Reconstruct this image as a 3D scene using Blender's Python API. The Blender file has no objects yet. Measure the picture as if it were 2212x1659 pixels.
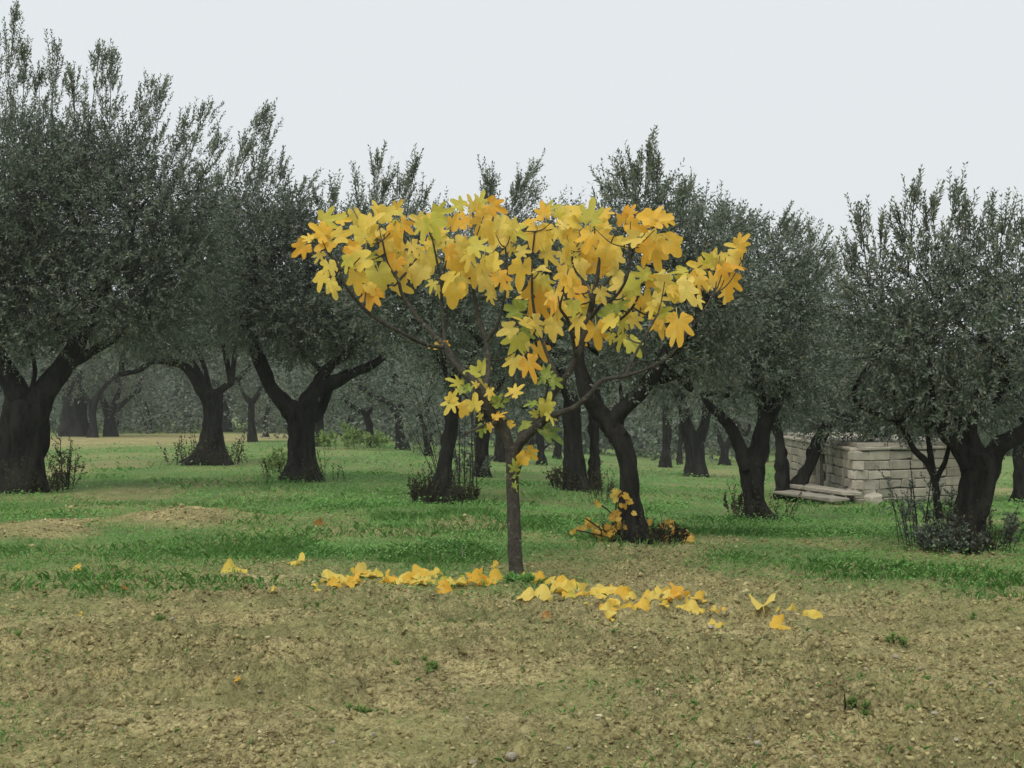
import bpy, math, random
import numpy as np

# ------------------------------------------------------------------ camera, sky, sun, exposure
random.seed(7)
RNG = np.random.default_rng(7)
scene = bpy.context.scene
COL = scene.collection
W_PX, H_PX, FOC, HOR, CX = 2212.0, 1659.0, 2900.0, 870.0, 1106.0   # photo measured at 2212 px wide
CAM_Z = 1.06

cam_data = bpy.data.cameras.new('camera')
cam_data.sensor_width = 36.0
cam_data.lens = 36.0 * FOC / W_PX
cam_data.shift_y = (HOR - H_PX / 2) / W_PX
cam_data.clip_start = 0.05
cam_data.clip_end = 3000
cam = bpy.data.objects.new('camera', cam_data)
COL.objects.link(cam)
cam.location = (0, 0, CAM_Z)
cam.rotation_euler = (math.radians(90), 0, 0)
scene.camera = cam

SUN_EL, SUN_AZ = math.radians(55), math.radians(205)      # high, behind the camera and a little to the left
world = bpy.data.worlds.new('World')
scene.world = world
world.use_nodes = True
wn, wl = world.node_tree.nodes, world.node_tree.links
bg = wn['Background']
sky = wn.new('ShaderNodeTexSky')
sky.sky_type = 'NISHITA'
sky.sun_disc = False
sky.sun_elevation = SUN_EL
sky.sun_rotation = SUN_AZ
sky.dust_density = 6.0
sky.air_density = 1.0
mixw = wn.new('ShaderNodeMix')
mixw.data_type = 'RGBA'
mixw.inputs[0].default_value = 0.90                       # an even overcast lid over the clear sky
wl.new(sky.outputs[0], mixw.inputs[6])
mixw.inputs[7].default_value = (6.55, 6.85, 6.98, 1)
wl.new(mixw.outputs[2], bg.inputs[0])
bg.inputs[1].default_value = 0.10

sun_data = bpy.data.lights.new('sun', 'SUN')
sun_data.energy = 1.5
sun_data.angle = math.radians(35)
sun_data.color = (1.0, 0.96, 0.90)
sun = bpy.data.objects.new('sun', sun_data)
COL.objects.link(sun)
sun.location = (0, -5, 30)
sun.rotation_euler = (math.radians(90) - SUN_EL, 0, math.radians(-25))

scene.view_settings.view_transform = 'Standard'
scene.view_settings.look = 'None'
scene.view_settings.exposure = 0.36
scene.view_settings.gamma = 1.0
scene.view_settings.use_curve_mapping = False
scene.render.engine = 'CYCLES'
scene.cycles.max_bounces = 6
scene.cycles.diffuse_bounces = 3
scene.cycles.transmission_bounces = 4
scene.cycles.volume_bounces = 1
scene.cycles.use_denoising = True

# ------------------------------------------------------------------ noise and ground shape
_T = np.random.default_rng(99).random((256, 256)).astype(np.float64)


def noise2(x, y, seed=0):
    x = np.asarray(x, float) + seed * 17.31
    y = np.asarray(y, float) + seed * 9.77
    xi = np.floor(x); yi = np.floor(y)
    fx = x - xi; fy = y - yi
    fx = fx * fx * (3 - 2 * fx); fy = fy * fy * (3 - 2 * fy)
    xi = xi.astype(np.int64); yi = yi.astype(np.int64)
    g = lambda a, b: _T[(a + seed * 31) & 255, (b + seed * 57) & 255]
    return ((g(xi, yi) * (1 - fx) + g(xi + 1, yi) * fx) * (1 - fy)
            + (g(xi, yi + 1) * (1 - fx) + g(xi + 1, yi + 1) * fx) * fy)


def smooth(a, b, x):
    t = np.clip((np.asarray(x, float) - a) / (b - a), 0, 1)
    return t * t * (3 - 2 * t)


def ground_z(x, y):
    """large shape of the land: level field, falling away gently behind the fig, more to the right"""
    x = np.asarray(x, float); y = np.asarray(y, float)
    u = x / np.maximum(y, 8.0)
    s = 0.012 + 0.024 * smooth(-0.15, 0.2, u)
    d = y - 8.2
    d = 0.5 * (d + np.sqrt(d * d + 1.0)) - 0.05
    d = 130.0 * (1 - np.exp(-np.maximum(d, 0) / 130.0))
    r = np.hypot(x, y)
    return -s * d + 0.06 * (noise2(x * .35, y * .35, 3) - .5) * smooth(8.5, 16, y) + 0.03 * (noise2(x * .9, y * .9, 4) - .5)


def P(px, py, y):
    return np.array([(px - CX) / FOC * y, y, CAM_Z - (py - HOR) / FOC * y])


def hit(px, py):
    """where the line of sight of a photo pixel meets the land"""
    lo, hi = 2.5, 160.0
    for _ in range(60):
        m = .5 * (lo + hi)
        q = P(px, py, m)
        if q[2] > ground_z(q[0], q[1]): lo = m
        else: hi = m
    q = P(px, py, lo)
    q[2] = float(ground_z(q[0], q[1]))
    return q


# field edge (where the tilled soil gives way to grass), and bare patches inside the grass
_EDGE = np.array([hit(*p)[:2] for p in [(-200, 1275), (0, 1272), (250, 1262), (500, 1250), (700, 1258), (900, 1262), (1060, 1258),
                                        (1160, 1222), (1300, 1205), (1420, 1205), (1560, 1238), (1700, 1258), (1900, 1268), (2212, 1285), (2400, 1290)]])
_EDGE = _EDGE[np.argsort(_EDGE[:, 0])]
_PATCH = []
for (px, py, rx, ry, k) in [(420, 1122, 190, 17, 1.0), (90, 1150, 150, 24, 1.0), (470, 1180, 160, 10, .35), (1390, 1185, 190, 22, .8), (1010, 1130, 110, 14, .6),
                            (1150, 1160, 80, 12, .55), (2090, 1205, 130, 16, .7), (300, 948, 330, 16, 1.0), (140, 1015, 140, 26, .7), (260, 1075, 170, 14, .6), (480, 1040, 120, 10, .5), (800, 1150, 130, 12, .45), (1780, 1175, 110, 12, .45), (1560, 1165, 90, 14, .4),
                            (300, 1060, 120, 10, .5), (560, 945, 120, 14, .9), (2180, 1060, 80, 34, .9), (1560, 1020, 80, 10, .5), (260, 985, 160, 8, .5)]:
    c = hit(px, py)
    yy = c[1]
    y2 = hit(px, py - ry)[1]
    y1 = hit(px, py + ry)[1]
    _PATCH.append((c[0], yy, rx / FOC * yy, max(.25, (y2 - y1) / 2), k))


def veg(x, y):
    x = np.asarray(x, float); y = np.asarray(y, float)
    e = np.interp(x, _EDGE[:, 0], _EDGE[:, 1])
    n = noise2(x * 1.3, y * 1.3, 5) - .5 + .5 * (noise2(x * 4.1, y * 4.1, 6) - .5)
    v = smooth(-.75, 1.35, y - e + n * 1.5)
    v = np.maximum(v, .50 * smooth(-1.9, .1, y - e + n * 1.2) * smooth(.33, .62, noise2(x * 2.2, y * 2.6, 9)))
    for (cx, cy, rx, ry, k) in _PATCH:
        d = np.hypot((x - cx) / rx, (y - cy) / ry) + n * .7
        v = v * (1 - k * (1 - smooth(.55, 1.15, d)))
    v = v * (.62 + .38 * smooth(.25, .6, noise2(x * .8, y * .8, 8))) * (.8 + .2 * smooth(.3, .6, noise2(x * 2.6, y * 2.2, 19)))
    return v


def cells(x, y, seed):
    """rounded crumbs: one dome of random height per cell"""
    xi = np.floor(x); yi = np.floor(y)
    best = np.full(np.shape(x), 9.0); hgt = np.zeros(np.shape(x))
    for dx in (-1, 0, 1):
        for dy in (-1, 0, 1):
            cx = (xi + dx).astype(np.int64); cy = (yi + dy).astype(np.int64)
            a = _T[(cx * 7 + seed) & 255, (cy * 3 + seed * 5) & 255]
            b = _T[(cx * 5 + seed * 3 + 11) & 255, (cy * 11 + seed + 37) & 255]
            h = _T[(cx * 3 + seed * 2 + 91) & 255, (cy * 13 + seed + 5) & 255]
            d = np.hypot(xi + dx + a - x, yi + dy + b - y)
            m = d < best
            best = np.where(m, d, best); hgt = np.where(m, h, hgt)
    return (1 - np.clip(best / .75, 0, 1) ** 2) * (.25 + .75 * hgt)


def mound(x, y):
    """turned-up banks of earth in the grass"""
    z = 0.0
    for (cx, cy, rx, ry, k) in _PATCH[:2]:
        d = np.hypot((x - cx) / rx, (y - cy) / ry)
        z = z + .07 * (1 - smooth(.2, 1.15, d))
    return z


def soil_relief(x, y):
    """clods and shallow harrow lines of the tilled field"""
    wx = x + .25 * (noise2(x * .7, y * .7, 21) - .5)
    a = noise2(wx * 4.2, y * 5.0, 11) - .5
    b = np.abs(noise2(wx * 11, y * 12, 12) - .5)
    c = np.abs(noise2(x * 24, y * 26, 13) - .5)
    d = noise2(x * 50, y * 52, 14) - .5
    fur = np.sin((y * 1.0 + x * .05 + .22 * noise2(x * .6, y * .6, 15)) * 2 * math.pi / .41)
    loose = .45 + .9 * smooth(.3, .7, noise2(x * 1.1, y * 1.9, 16))
    jx = x + .03 * (noise2(x * 30, y * 30, 17) - .5); jy = y + .03 * (noise2(x * 30, y * 30, 18) - .5)
    cr = .040 * cells(jx * 12, jy * 14, 1) + .030 * cells(jx * 25, jy * 27, 2)
    return (.035 * a - .045 * b - .024 * c + .010 * d + cr) * loose + .020 * fur - .012


# ------------------------------------------------------------------ mesh helpers
def fast_mesh(name, V, Fq, mats, attrs=None, mat_idx=None, smooth_shade=False):
    """V (n,3), Fq (m,k) with constant k"""
    V = np.ascontiguousarray(V, np.float32); Fq = np.ascontiguousarray(Fq, np.int32)
    me = bpy.data.meshes.new(name)
    k = Fq.shape[1]
    me.vertices.add(len(V)); me.vertices.foreach_set('co', V.ravel())
    me.loops.add(Fq.size); me.loops.foreach_set('vertex_index', Fq.ravel())
    me.polygons.add(len(Fq))
    me.polygons.foreach_set('loop_start', np.arange(0, Fq.size, k, dtype=np.int32))
    me.polygons.foreach_set('loop_total', np.full(len(Fq), k, np.int32))
    if mat_idx is not None:
        me.polygons.foreach_set('material_index', np.ascontiguousarray(mat_idx, np.int32))
    if smooth_shade:
        me.polygons.foreach_set('use_smooth', np.ones(len(Fq), bool))
    for m in mats: me.materials.append(m)
    for an, av in (attrs or {}).items():
        at = me.attributes.new(an, 'FLOAT', 'POINT')
        at.data.foreach_set('value', np.ascontiguousarray(av, np.float32))
    me.update(calc_edges=True)
    return me


def add(name, me, parent=None, loc=None, kind=None, label=None, cat=None, group=None):
    o = bpy.data.objects.new(name, me)
    COL.objects.link(o)
    if parent: o.parent = parent
    if loc is not None: o.location = loc
    if kind: o['kind'] = kind
    if label: o['label'] = label
    if cat: o['category'] = cat
    if group: o['group'] = group
    return o


def unit(v):
    return v / np.maximum(np.linalg.norm(v, axis=-1, keepdims=True), 1e-9)


def catmull(pts, n):
    """pts (k,4): xyz + radius, resampled"""
    p = np.asarray(pts, float)
    if len(p) == 2:
        t = np.linspace(0, 1, n)[:, None]
        return p[0] * (1 - t) + p[1] * t
    q = np.vstack([2 * p[0] - p[1], p, 2 * p[-1] - p[-2]])
    out = []
    seg = len(p) - 1
    for u in np.linspace(0, seg - 1e-6, n):
        i = int(u); t = u - i
        a, b, c, d = q[i], q[i + 1], q[i + 2], q[i + 3]
        out.append(.5 * (2 * b + (c - a) * t + (2 * a - 5 * b + 4 * c - d) * t * t + (3 * b - a - 3 * c + d) * t ** 3))
    out = np.array(out)
    out[:, 3] = np.maximum(out[:, 3], .001)
    return out


def tube(pts, seg=12, rough=0.0, step=.35, seed=0, ridges=5, flare=False):
    p = np.asarray(pts, float)
    ln = np.linalg.norm(np.diff(p[:, :3], axis=0), axis=1).sum()
    rm = p[:, 3].mean()
    n = int(np.clip(ln / max(rm * step, .01), 4, 90))
    c = catmull(p, n)
    X, R = c[:, :3], c[:, 3]
    T = unit(np.gradient(X, axis=0))
    u = np.cross(T[0], [0, 1, 0.3]); u = u / np.linalg.norm(u)
    th = np.linspace(0, 2 * math.pi, seg, endpoint=False)
    rings = []
    s = 0.0
    for i in range(n):
        u = u - T[i] * np.dot(u, T[i]); u = u / max(np.linalg.norm(u), 1e-9)
        v = np.cross(T[i], u)
        if i: s += np.linalg.norm(X[i] - X[i - 1])
        r = np.full(seg, R[i])
        if rough:
            sr = s / max(rm, .01)
            tw = th + .12 * sr
            nz = noise2(np.cos(th) * 1.6 + 9 + sr * .15, np.sin(th) * 1.6 + sr * .5 + 5, seed % 7) - .5
            fine = noise2(np.cos(tw) * 4.5 + 20, np.sin(tw) * 4.5 + sr * .35 + 3, (seed + 3) % 7) - .5
            r = r * (1 + rough * (1.1 * nz + .9 * fine + .22 * np.sin(ridges * tw + seed)))
            if flare:
                k = np.exp(-s / (rm * 1.6))
                r = r * (1 + k * .35 * np.maximum(0, np.sin(4 * th + seed)))
        rings.append(X[i] + np.outer(np.cos(th) * r, u) + np.outer(np.sin(th) * r, v))
    V = np.vstack(rings + [X[-1] + T[-1] * R[-1] * .5])
    F = []
    i0 = np.arange(seg); i1 = (i0 + 1) % seg
    for i in range(n - 1):
        a = i * seg
        F.append(np.stack([a + i0, a + i1, a + seg + i1, a + seg + i0], 1))
    a = (n - 1) * seg
    F.append(np.stack([a + i0, a + i1, np.full(seg, len(V) - 1), np.full(seg, len(V) - 1)], 1))
    return V, np.vstack(F)


def tri_fix(F):
    return [tuple(f[:3]) if f[2] == f[3] else tuple(f) for f in F.tolist()]


def tube_mesh(name, pts, mat, **kw):
    V, F = tube(pts, **kw)
    me = bpy.data.meshes.new(name)
    me.from_pydata(V.tolist(), [], tri_fix(F))
    me.materials.append(mat)
    me.polygons.foreach_set('use_smooth', np.ones(len(me.polygons), bool))
    return me


def empty(name, loc, label=None, cat=None, group=None):
    o = bpy.data.objects.new(name, None)
    o.empty_display_size = .1
    COL.objects.link(o)
    o.location = loc
    if label: o['label'] = label
    if cat: o['category'] = cat
    if group: o['group'] = group
    return o


# ------------------------------------------------------------------ materials
def new_mat(name):
    m = bpy.data.materials.new(name)
    m.use_nodes = True
    nt = m.node_tree
    return m, nt.nodes, nt.links, nt.nodes['Principled BSDF']


def ramp(nodes, stops):
    r = nodes.new('ShaderNodeValToRGB')
    els = r.color_ramp.elements
    while len(els) < len(stops): els.new(.5)
    for e, (p, c) in zip(els, stops):
        e.position = p
        e.color = (*c, 1)
    return r


def noise_node(nodes, links, scale, detail=4, rough=.6, coord=None, dist=0):
    n = nodes.new('ShaderNodeTexNoise')
    n.inputs['Scale'].default_value = scale
    n.inputs['Detail'].default_value = detail
    n.inputs['Roughness'].default_value = rough
    n.inputs['Distortion'].default_value = dist
    if coord is not None: links.new(coord, n.inputs['Vector'])
    return n


def bump(nodes, links, height, bsdf, strength=.5, dist=.02):
    b = nodes.new('ShaderNodeBump')
    b.inputs['Strength'].default_value = strength
    b.inputs['Distance'].default_value = dist
    links.new(height, b.inputs['Height'])
    links.new(b.outputs[0], bsdf.inputs['Normal'])


def mix_rgb(nodes, links, fac, a, b, blend='MIX'):
    m = nodes.new('ShaderNodeMix')
    m.data_type = 'RGBA'
    m.blend_type = blend
    for sock, val in ((m.inputs[0], fac), (m.inputs[6], a), (m.inputs[7], b)):
        if hasattr(val, 'is_linked'): links.new(val, sock)
        elif isinstance(val, tuple): sock.default_value = (*val, 1)
        else: sock.default_value = val
    return m.outputs[2]


def mat_ground():
    m, n, l, b = new_mat('soil_and_turf')
    tc = n.new('ShaderNodeNewGeometry').outputs['Position']
    n1 = noise_node(n, l, 3.0, 6, .65, tc)
    n2 = noise_node(n, l, 34.0, 6, .75, tc, .4)
    n3 = noise_node(n, l, 95.0, 4, .75, tc)
    soil = ramp(n, [(.34, (.08, .068, .031)), (.45, (.37, .325, .16)), (.57, (.56, .495, .255)), (.70, (.72, .645, .36))])  # soil's own tones; darkest stop stands in for shade in gaps between crumbs
    l.new(n2.outputs[0], soil.inputs[0])
    big = ramp(n, [(.36, (.66, .65, .62)), (.62, (1.15, 1.12, 1.05))])
    l.new(n1.outputs[0], big.inputs[0])
    s2 = mix_rgb(n, l, 1.0, soil.outputs[0], big.outputs[0], 'MULTIPLY')
    fine = ramp(n, [(.34, (.42, .40, .36)), (.5, (1.0, 1.0, 1.0)), (.66, (1.25, 1.25, 1.25))])  # low stop darkens the small pits, shade put into the colour
    l.new(n3.outputs[0], fine.inputs[0])
    s3 = mix_rgb(n, l, 1.0, s2, fine.outputs[0], 'MULTIPLY')
    # thin film of seedlings: a green cast on part of the tilled soil
    n4 = noise_node(n, l, 1.6, 5, .6, tc)
    gr = ramp(n, [(.42, (0, 0, 0)), (.62, (.55, .55, .55))])
    l.new(n4.outputs[0], gr.inputs[0])
    s4 = mix_rgb(n, l, gr.outputs[0], s3, (.30, .31, .12))
    turf = ramp(n, [(.3, (.10, .17, .05)), (.55, (.16, .28, .08)), (.75, (.25, .29, .12))])
    l.new(n2.outputs[0], turf.inputs[0])
    at = n.new('ShaderNodeAttribute'); at.attribute_name = 'veg'
    col = mix_rgb(n, l, at.outputs['Fac'], s4, turf.outputs[0])
    l.new(col, b.inputs['Base Color'])
    b.inputs['Roughness'].default_value = .95
    b.inputs['Specular IOR Level'].default_value = .15
    add_ = n.new('ShaderNodeMath'); add_.operation = 'ADD'
    vo = n.new('ShaderNodeTexVoronoi'); vo.inputs['Scale'].default_value = 58
    wob = mix_rgb(n, l, .012, tc, n2.outputs['Color'])
    l.new(wob, vo.inputs['Vector'])
    vm = n.new('ShaderNodeMath'); vm.operation = 'MULTIPLY'; vm.inputs[1].default_value = -1.1
    l.new(vo.outputs['Distance'], vm.inputs[0])
    l.new(n2.outputs[0], add_.inputs[0]); l.new(vm.outputs[0], add_.inputs[1])
    add2 = n.new('ShaderNodeMath'); add2.operation = 'ADD'
    l.new(add_.outputs[0], add2.inputs[0]); l.new(n3.outputs[0], add2.inputs[1])
    bump(n, l, add2.outputs[0], b, 1.0, .018)
    return m


def mat_attr_leaf(name, stops, back=None, attr='tone', trans=.25, rough=.55, spec=.3, tcol=None):
    """leaf material: colour from a per-leaf tone, paler underside, some light passes through"""
    m, n, l, b = new_mat(name)
    at = n.new('ShaderNodeAttribute'); at.attribute_name = attr
    r = ramp(n, stops)
    l.new(at.outputs['Fac'], r.inputs[0])
    c = r.outputs[0]
    if back:
        g = n.new('ShaderNodeNewGeometry')
        c = mix_rgb(n, l, g.outputs['Backfacing'], c, back)
    l.new(c, b.inputs['Base Color'])
    b.inputs['Roughness'].default_value = rough
    b.inputs['Specular IOR Level'].default_value = spec
    t = n.new('ShaderNodeBsdfTranslucent')
    l.new(c, t.inputs[0])
    mx = n.new('ShaderNodeMixShader')
    mx.inputs[0].default_value = trans
    l.new(b.outputs[0], mx.inputs[1]); l.new(t.outputs[0], mx.inputs[2])
    l.new(mx.outputs[0], n['Material Output'].inputs[0])
    return m


def mat_bark(name, dark, light, scale=10, stretch=.25, lichen=None):
    m, n, l, b = new_mat(name)
    tc = n.new('ShaderNodeTexCoord').outputs['Object']
    mp = n.new('ShaderNodeMapping')
    mp.inputs['Scale'].default_value = (1, 1, stretch)
    l.new(tc, mp.inputs[0])
    n1 = noise_node(n, l, scale, 8, .7, mp.outputs[0], .6)
    n2 = noise_node(n, l, scale * 4, 5, .7, mp.outputs[0])
    r = ramp(n, [(.32, dark), (.7, light)])
    l.new(n1.outputs[0], r.inputs[0])
    c = r.outputs[0]
    if lichen:
        n3 = noise_node(n, l, 24, 4, .6, tc)
        rr = ramp(n, [(.60, (0, 0, 0)), (.68, (.75, .75, .75))])
        l.new(n3.outputs[0], rr.inputs[0])
        c = mix_rgb(n, l, rr.outputs[0], c, lichen)
    l.new(c, b.inputs['Base Color'])
    b.inputs['Roughness'].default_value = .92
    b.inputs['Specular IOR Level'].default_value = .2
    ad = n.new('ShaderNodeMath'); ad.operation = 'ADD'
    l.new(n1.outputs[0], ad.inputs[0]); l.new(n2.outputs[0], ad.inputs[1])
    bump(n, l, ad.outputs[0], b, 1.0, .03)
    return m


def mat_fig_leaf():
    """colour comes from the object's own colour; greener along veins, brown specks, light through the blade"""
    m, n, l, b = new_mat('fig_leaf')
    oi = n.new('ShaderNodeObjectInfo')
    tc = n.new('ShaderNodeTexCoord').outputs['Object']
    off = n.new('ShaderNodeVectorMath'); off.operation = 'ADD'
    l.new(tc, off.inputs[0])
    sc = n.new('ShaderNodeVectorMath'); sc.operation = 'SCALE'
    l.new(oi.outputs['Location'], sc.inputs[0]); sc.inputs['Scale'].default_value = 3.0
    l.new(sc.outputs[0], off.inputs[1])
    n1 = noise_node(n, l, 9, 3, .6, off.outputs[0])
    n2 = noise_node(n, l, 42, 4, .6, off.outputs[0])
    r1 = ramp(n, [(.40, (0, 0, 0)), (.68, (.55, .55, .55))])
    l.new(n1.outputs[0], r1.inputs[0])
    c = mix_rgb(n, l, r1.outputs[0], oi.outputs['Color'], mix_rgb(n, l, .5, oi.outputs['Color'], (.60, .50, .05)))
    vein = n.new('ShaderNodeAttribute'); vein.attribute_name = 'vein'
    c = mix_rgb(n, l, vein.outputs['Fac'], c, (.66, .60, .20))
    r2 = ramp(n, [(.62, (0, 0, 0)), (.72, (.65, .65, .65))])
    l.new(n2.outputs[0], r2.inputs[0])
    c = mix_rgb(n, l, r2.outputs[0], c, (.30, .13, .02))
    l.new(c, b.inputs['Base Color'])
    b.inputs['Roughness'].default_value = .6
    b.inputs['Specular IOR Level'].default_value = .25
    t = n.new('ShaderNodeBsdfTranslucent')
    l.new(c, t.inputs[0])
    mx = n.new('ShaderNodeMixShader'); mx.inputs[0].default_value = .45
    l.new(b.outputs[0], mx.inputs[1]); l.new(t.outputs[0], mx.inputs[2])
    l.new(mx.outputs[0], n['Material Output'].inputs[0])
    return m


def mat_stone(name, lo, hi, scale=9, moss=None):
    m, n, l, b = new_mat(name)
    tc = n.new('ShaderNodeNewGeometry').outputs['Position']
    n1 = noise_node(n, l, scale, 7, .65, tc)
    n2 = noise_node(n, l, scale * 6, 4, .7, tc)
    r = ramp(n, [(.3, lo), (.7, hi)])
    l.new(n1.outputs[0], r.inputs[0])
    c = r.outputs[0]
    oi = n.new('ShaderNodeObjectInfo')
    rr = ramp(n, [(0, (.72, .72, .70)), (1, (1.12, 1.1, 1.06))])
    l.new(oi.outputs['Random'], rr.inputs[0])
    c = mix_rgb(n, l, 1.0, c, rr.outputs[0], 'MULTIPLY')
    l.new(c, b.inputs['Base Color'])
    b.inputs['Roughness'].default_value = .93
    b.inputs['Specular IOR Level'].default_value = .2
    ad = n.new('ShaderNodeMath'); ad.operation = 'ADD'
    l.new(n1.outputs[0], ad.inputs[0]); l.new(n2.outputs[0], ad.inputs[1])
    bump(n, l, ad.outputs[0], b, .7, .02)
    return m


M_GROUND = mat_ground()
M_CLOD = mat_attr_leaf('soil_clod', [(0, (.11, .09, .036)), (.45, (.28, .24, .11)), (.8, (.42, .37, .18)), (1, (.58, .52, .31))], trans=0.0, rough=.95, spec=.1)
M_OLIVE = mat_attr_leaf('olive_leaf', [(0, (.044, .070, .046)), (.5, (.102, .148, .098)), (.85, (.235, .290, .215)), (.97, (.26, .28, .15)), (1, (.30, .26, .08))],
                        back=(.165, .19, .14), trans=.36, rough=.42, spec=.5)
M_TWIG = mat_bark('olive_twig', (.03, .027, .02), (.075, .068, .052), 30, 1)
M_OLIVE_BARK = mat_bark('olive_bark', (.005, .005, .004), (.040, .038, .031), 11, .3)
M_FIG_BARK = mat_bark('fig_bark', (.044, .041, .032), (.125, .118, .092), 22, .6, lichen=(.26, .25, .19))
M_FIG_LEAF = mat_fig_leaf()
M_GRASS = mat_attr_leaf('grass_blade', [(0, (.12, .25, .06)), (.45, (.19, .41, .10)), (.8, (.29, .50, .16)), (.92, (.38, .42, .18)), (1, (.48, .46, .26))],
                        trans=.42, rough=.6, spec=.25)
M_WEED = mat_attr_leaf('weed_leaf', [(0, (.13, .20, .06)), (.5, (.22, .32, .10)), (1, (.32, .40, .15))], trans=.4, rough=.8, spec=.08)
M_DRY = mat_attr_leaf('dry_weed', [(0, (.03, .032, .018)), (.5, (.06, .06, .032)), (1, (.12, .105, .055))], trans=.15, rough=.8, spec=.1)
M_STONE = mat_stone('pale_stone', (.34, .30, .22), (.60, .56, .46), 30)
M_BLOCK = mat_stone('tufa_block', (.27, .25, .20), (.45, .42, .355), 5)
M_MORTAR = mat_stone('mortar', (.27, .25, .20), (.40, .37, .31), 10)
M_PLANK = mat_bark('weathered_plank', (.16, .14, .11), (.34, .31, .26), 12, 1)
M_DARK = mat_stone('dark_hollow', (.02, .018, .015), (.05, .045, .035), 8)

# ------------------------------------------------------------------ the land: one sheet to the horizon
def graded(a, step0, grow, end):
    out = [a]; s = step0
    while out[-1] < end:
        out.append(out[-1] + s); s *= grow
    return np.array(out)


xr = np.concatenate([np.arange(0, 1.9, .0150), graded(1.9, .0150, 1.065, 700)])
xs = np.concatenate([-xr[:0:-1], xr])
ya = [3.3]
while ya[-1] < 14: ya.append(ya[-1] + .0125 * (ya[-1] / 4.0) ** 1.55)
yb = graded(ya[-1] + .06, .065, 1.06, 900)
yneg = -graded(-3.25, .06, 1.25, 300)[::-1]
ys = np.concatenate([yneg, np.array(ya), yb])
ys = np.unique(np.round(ys, 5))
GX, GY = np.meshgrid(xs, ys)
VG = veg(GX, GY)
GZ = ground_z(GX, GY)
near = smooth(24, 15, GY) * smooth(9, 5, np.abs(GX)) * smooth(1.5, 3.0, GY)
GZ = GZ + soil_relief(GX, GY) * near * (1 - .75 * VG) + mound(GX, GY)
far = smooth(14, 24, np.abs(GY)) * (1 - smooth(200, 300, np.hypot(GX, GY)))
nx, ny = len(xs), len(ys)
ii = (np.arange(ny - 1)[:, None] * nx + np.arange(nx - 1)[None, :]).ravel()
me = fast_mesh('ground', np.stack([GX.ravel(), GY.ravel(), GZ.ravel()], 1), np.stack([ii, ii + 1, ii + 1 + nx, ii + nx], 1),
               [M_GROUND], {'veg': VG.ravel()}, smooth_shade=True)
add('ground', me, kind='structure', label='tilled brown field running into green orchard grass', cat='ground')


def gz_full(x, y):
    x = np.asarray(x, float); y = np.asarray(y, float)
    nr = smooth(24, 15, y) * smooth(9, 5, np.abs(x)) * smooth(1.5, 3.0, y)
    return ground_z(x, y) + soil_relief(x, y) * nr * (1 - .75 * veg(x, y)) + mound(x, y)


# ------------------------------------------------------------------ soil clods (stuff)
OCT_V = np.array([(1, 0, 0), (-1, 0, 0), (0, 1, 0), (0, -1, 0), (0, 0, 1), (0, 0, -1)], float)
OCT_F = np.array([(0, 2, 4), (2, 1, 4), (1, 3, 4), (3, 0, 4), (2, 0, 5), (1, 2, 5), (3, 1, 5), (0, 3, 5)])


def scatter_field(n, y0, y1, power=1.0, spread=.42):
    y = y0 + (y1 - y0) * RNG.random(n) ** power
    x = (RNG.random(n) - .5) * 2 * spread * y * 1.06
    return x, y


def make_clods():
    n = 90000
    x, y = scatter_field(n, 3.5, 15.0, 1.9)
    v = veg(x, y)
    clump = smooth(.30, .66, noise2(x * 1.7, y * 2.6, 31))
    keep = RNG.random(n) < (1 - v) ** 1.5 * (.35 + .65 * clump)
    x, y = x[keep], y[keep]
    n = len(x)
    size = (.0038 + .0085 * RNG.random(n) ** 4) * (.62 + .09 * y)
    q = RNG.normal(size=(n, 3, 3)); q, _ = np.linalg.qr(q)
    base = OCT_V[None] * (.55 + .9 * RNG.random((n, 6, 1))) * (RNG.random((n, 1, 3)) * .7 + .7) + .35 * RNG.normal(size=(n, 6, 3))
    Vv = np.einsum('nij,nkj->nki', q, base) * size[:, None, None]
    Vv[:, :, 2] *= .8
    Vv += np.stack([x, y, gz_full(x, y) + size * .1], 1)[:, None]
    F = (OCT_F[None] + (np.arange(n) * 6)[:, None, None]).reshape(-1, 3)
    tone = np.repeat(np.clip(.02 + .75 * RNG.random(n) + .3 * RNG.random(n) ** 6, 0, 1), 6)
    add('soil_clods', fast_mesh('soil_clods', Vv.reshape(-1, 3), F, [M_CLOD], {'tone': tone}), kind='stuff',
        label='crumbled brown soil clods over the tilled field', cat='soil')


make_clods()

# ------------------------------------------------------------------ grass and low leafy cover (stuff)
def blade_geo(x, y, z, h, w, lean, az):
    n = len(x)
    base = np.stack([x, y, z], 1)
    side = np.stack([np.cos(az), np.sin(az), 0 * az], 1)
    ld = np.stack([-np.sin(az), np.cos(az), 0 * az], 1)
    mid = base + ld * (lean * h * .3)[:, None] + np.array([0, 0, 1]) * (h * .55)[:, None]
    tip = base + ld * (lean * h)[:, None] + np.array([0, 0, 1]) * (h * (1 - .25 * lean))[:, None]
    V = np.stack([base - side * w[:, None] * .5, base + side * w[:, None] * .5, mid + side * w[:, None] * .42, tip, mid - side * w[:, None] * .42], 1)
    return V.reshape(-1, 3), np.arange(n * 5).reshape(n, 5)


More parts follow.
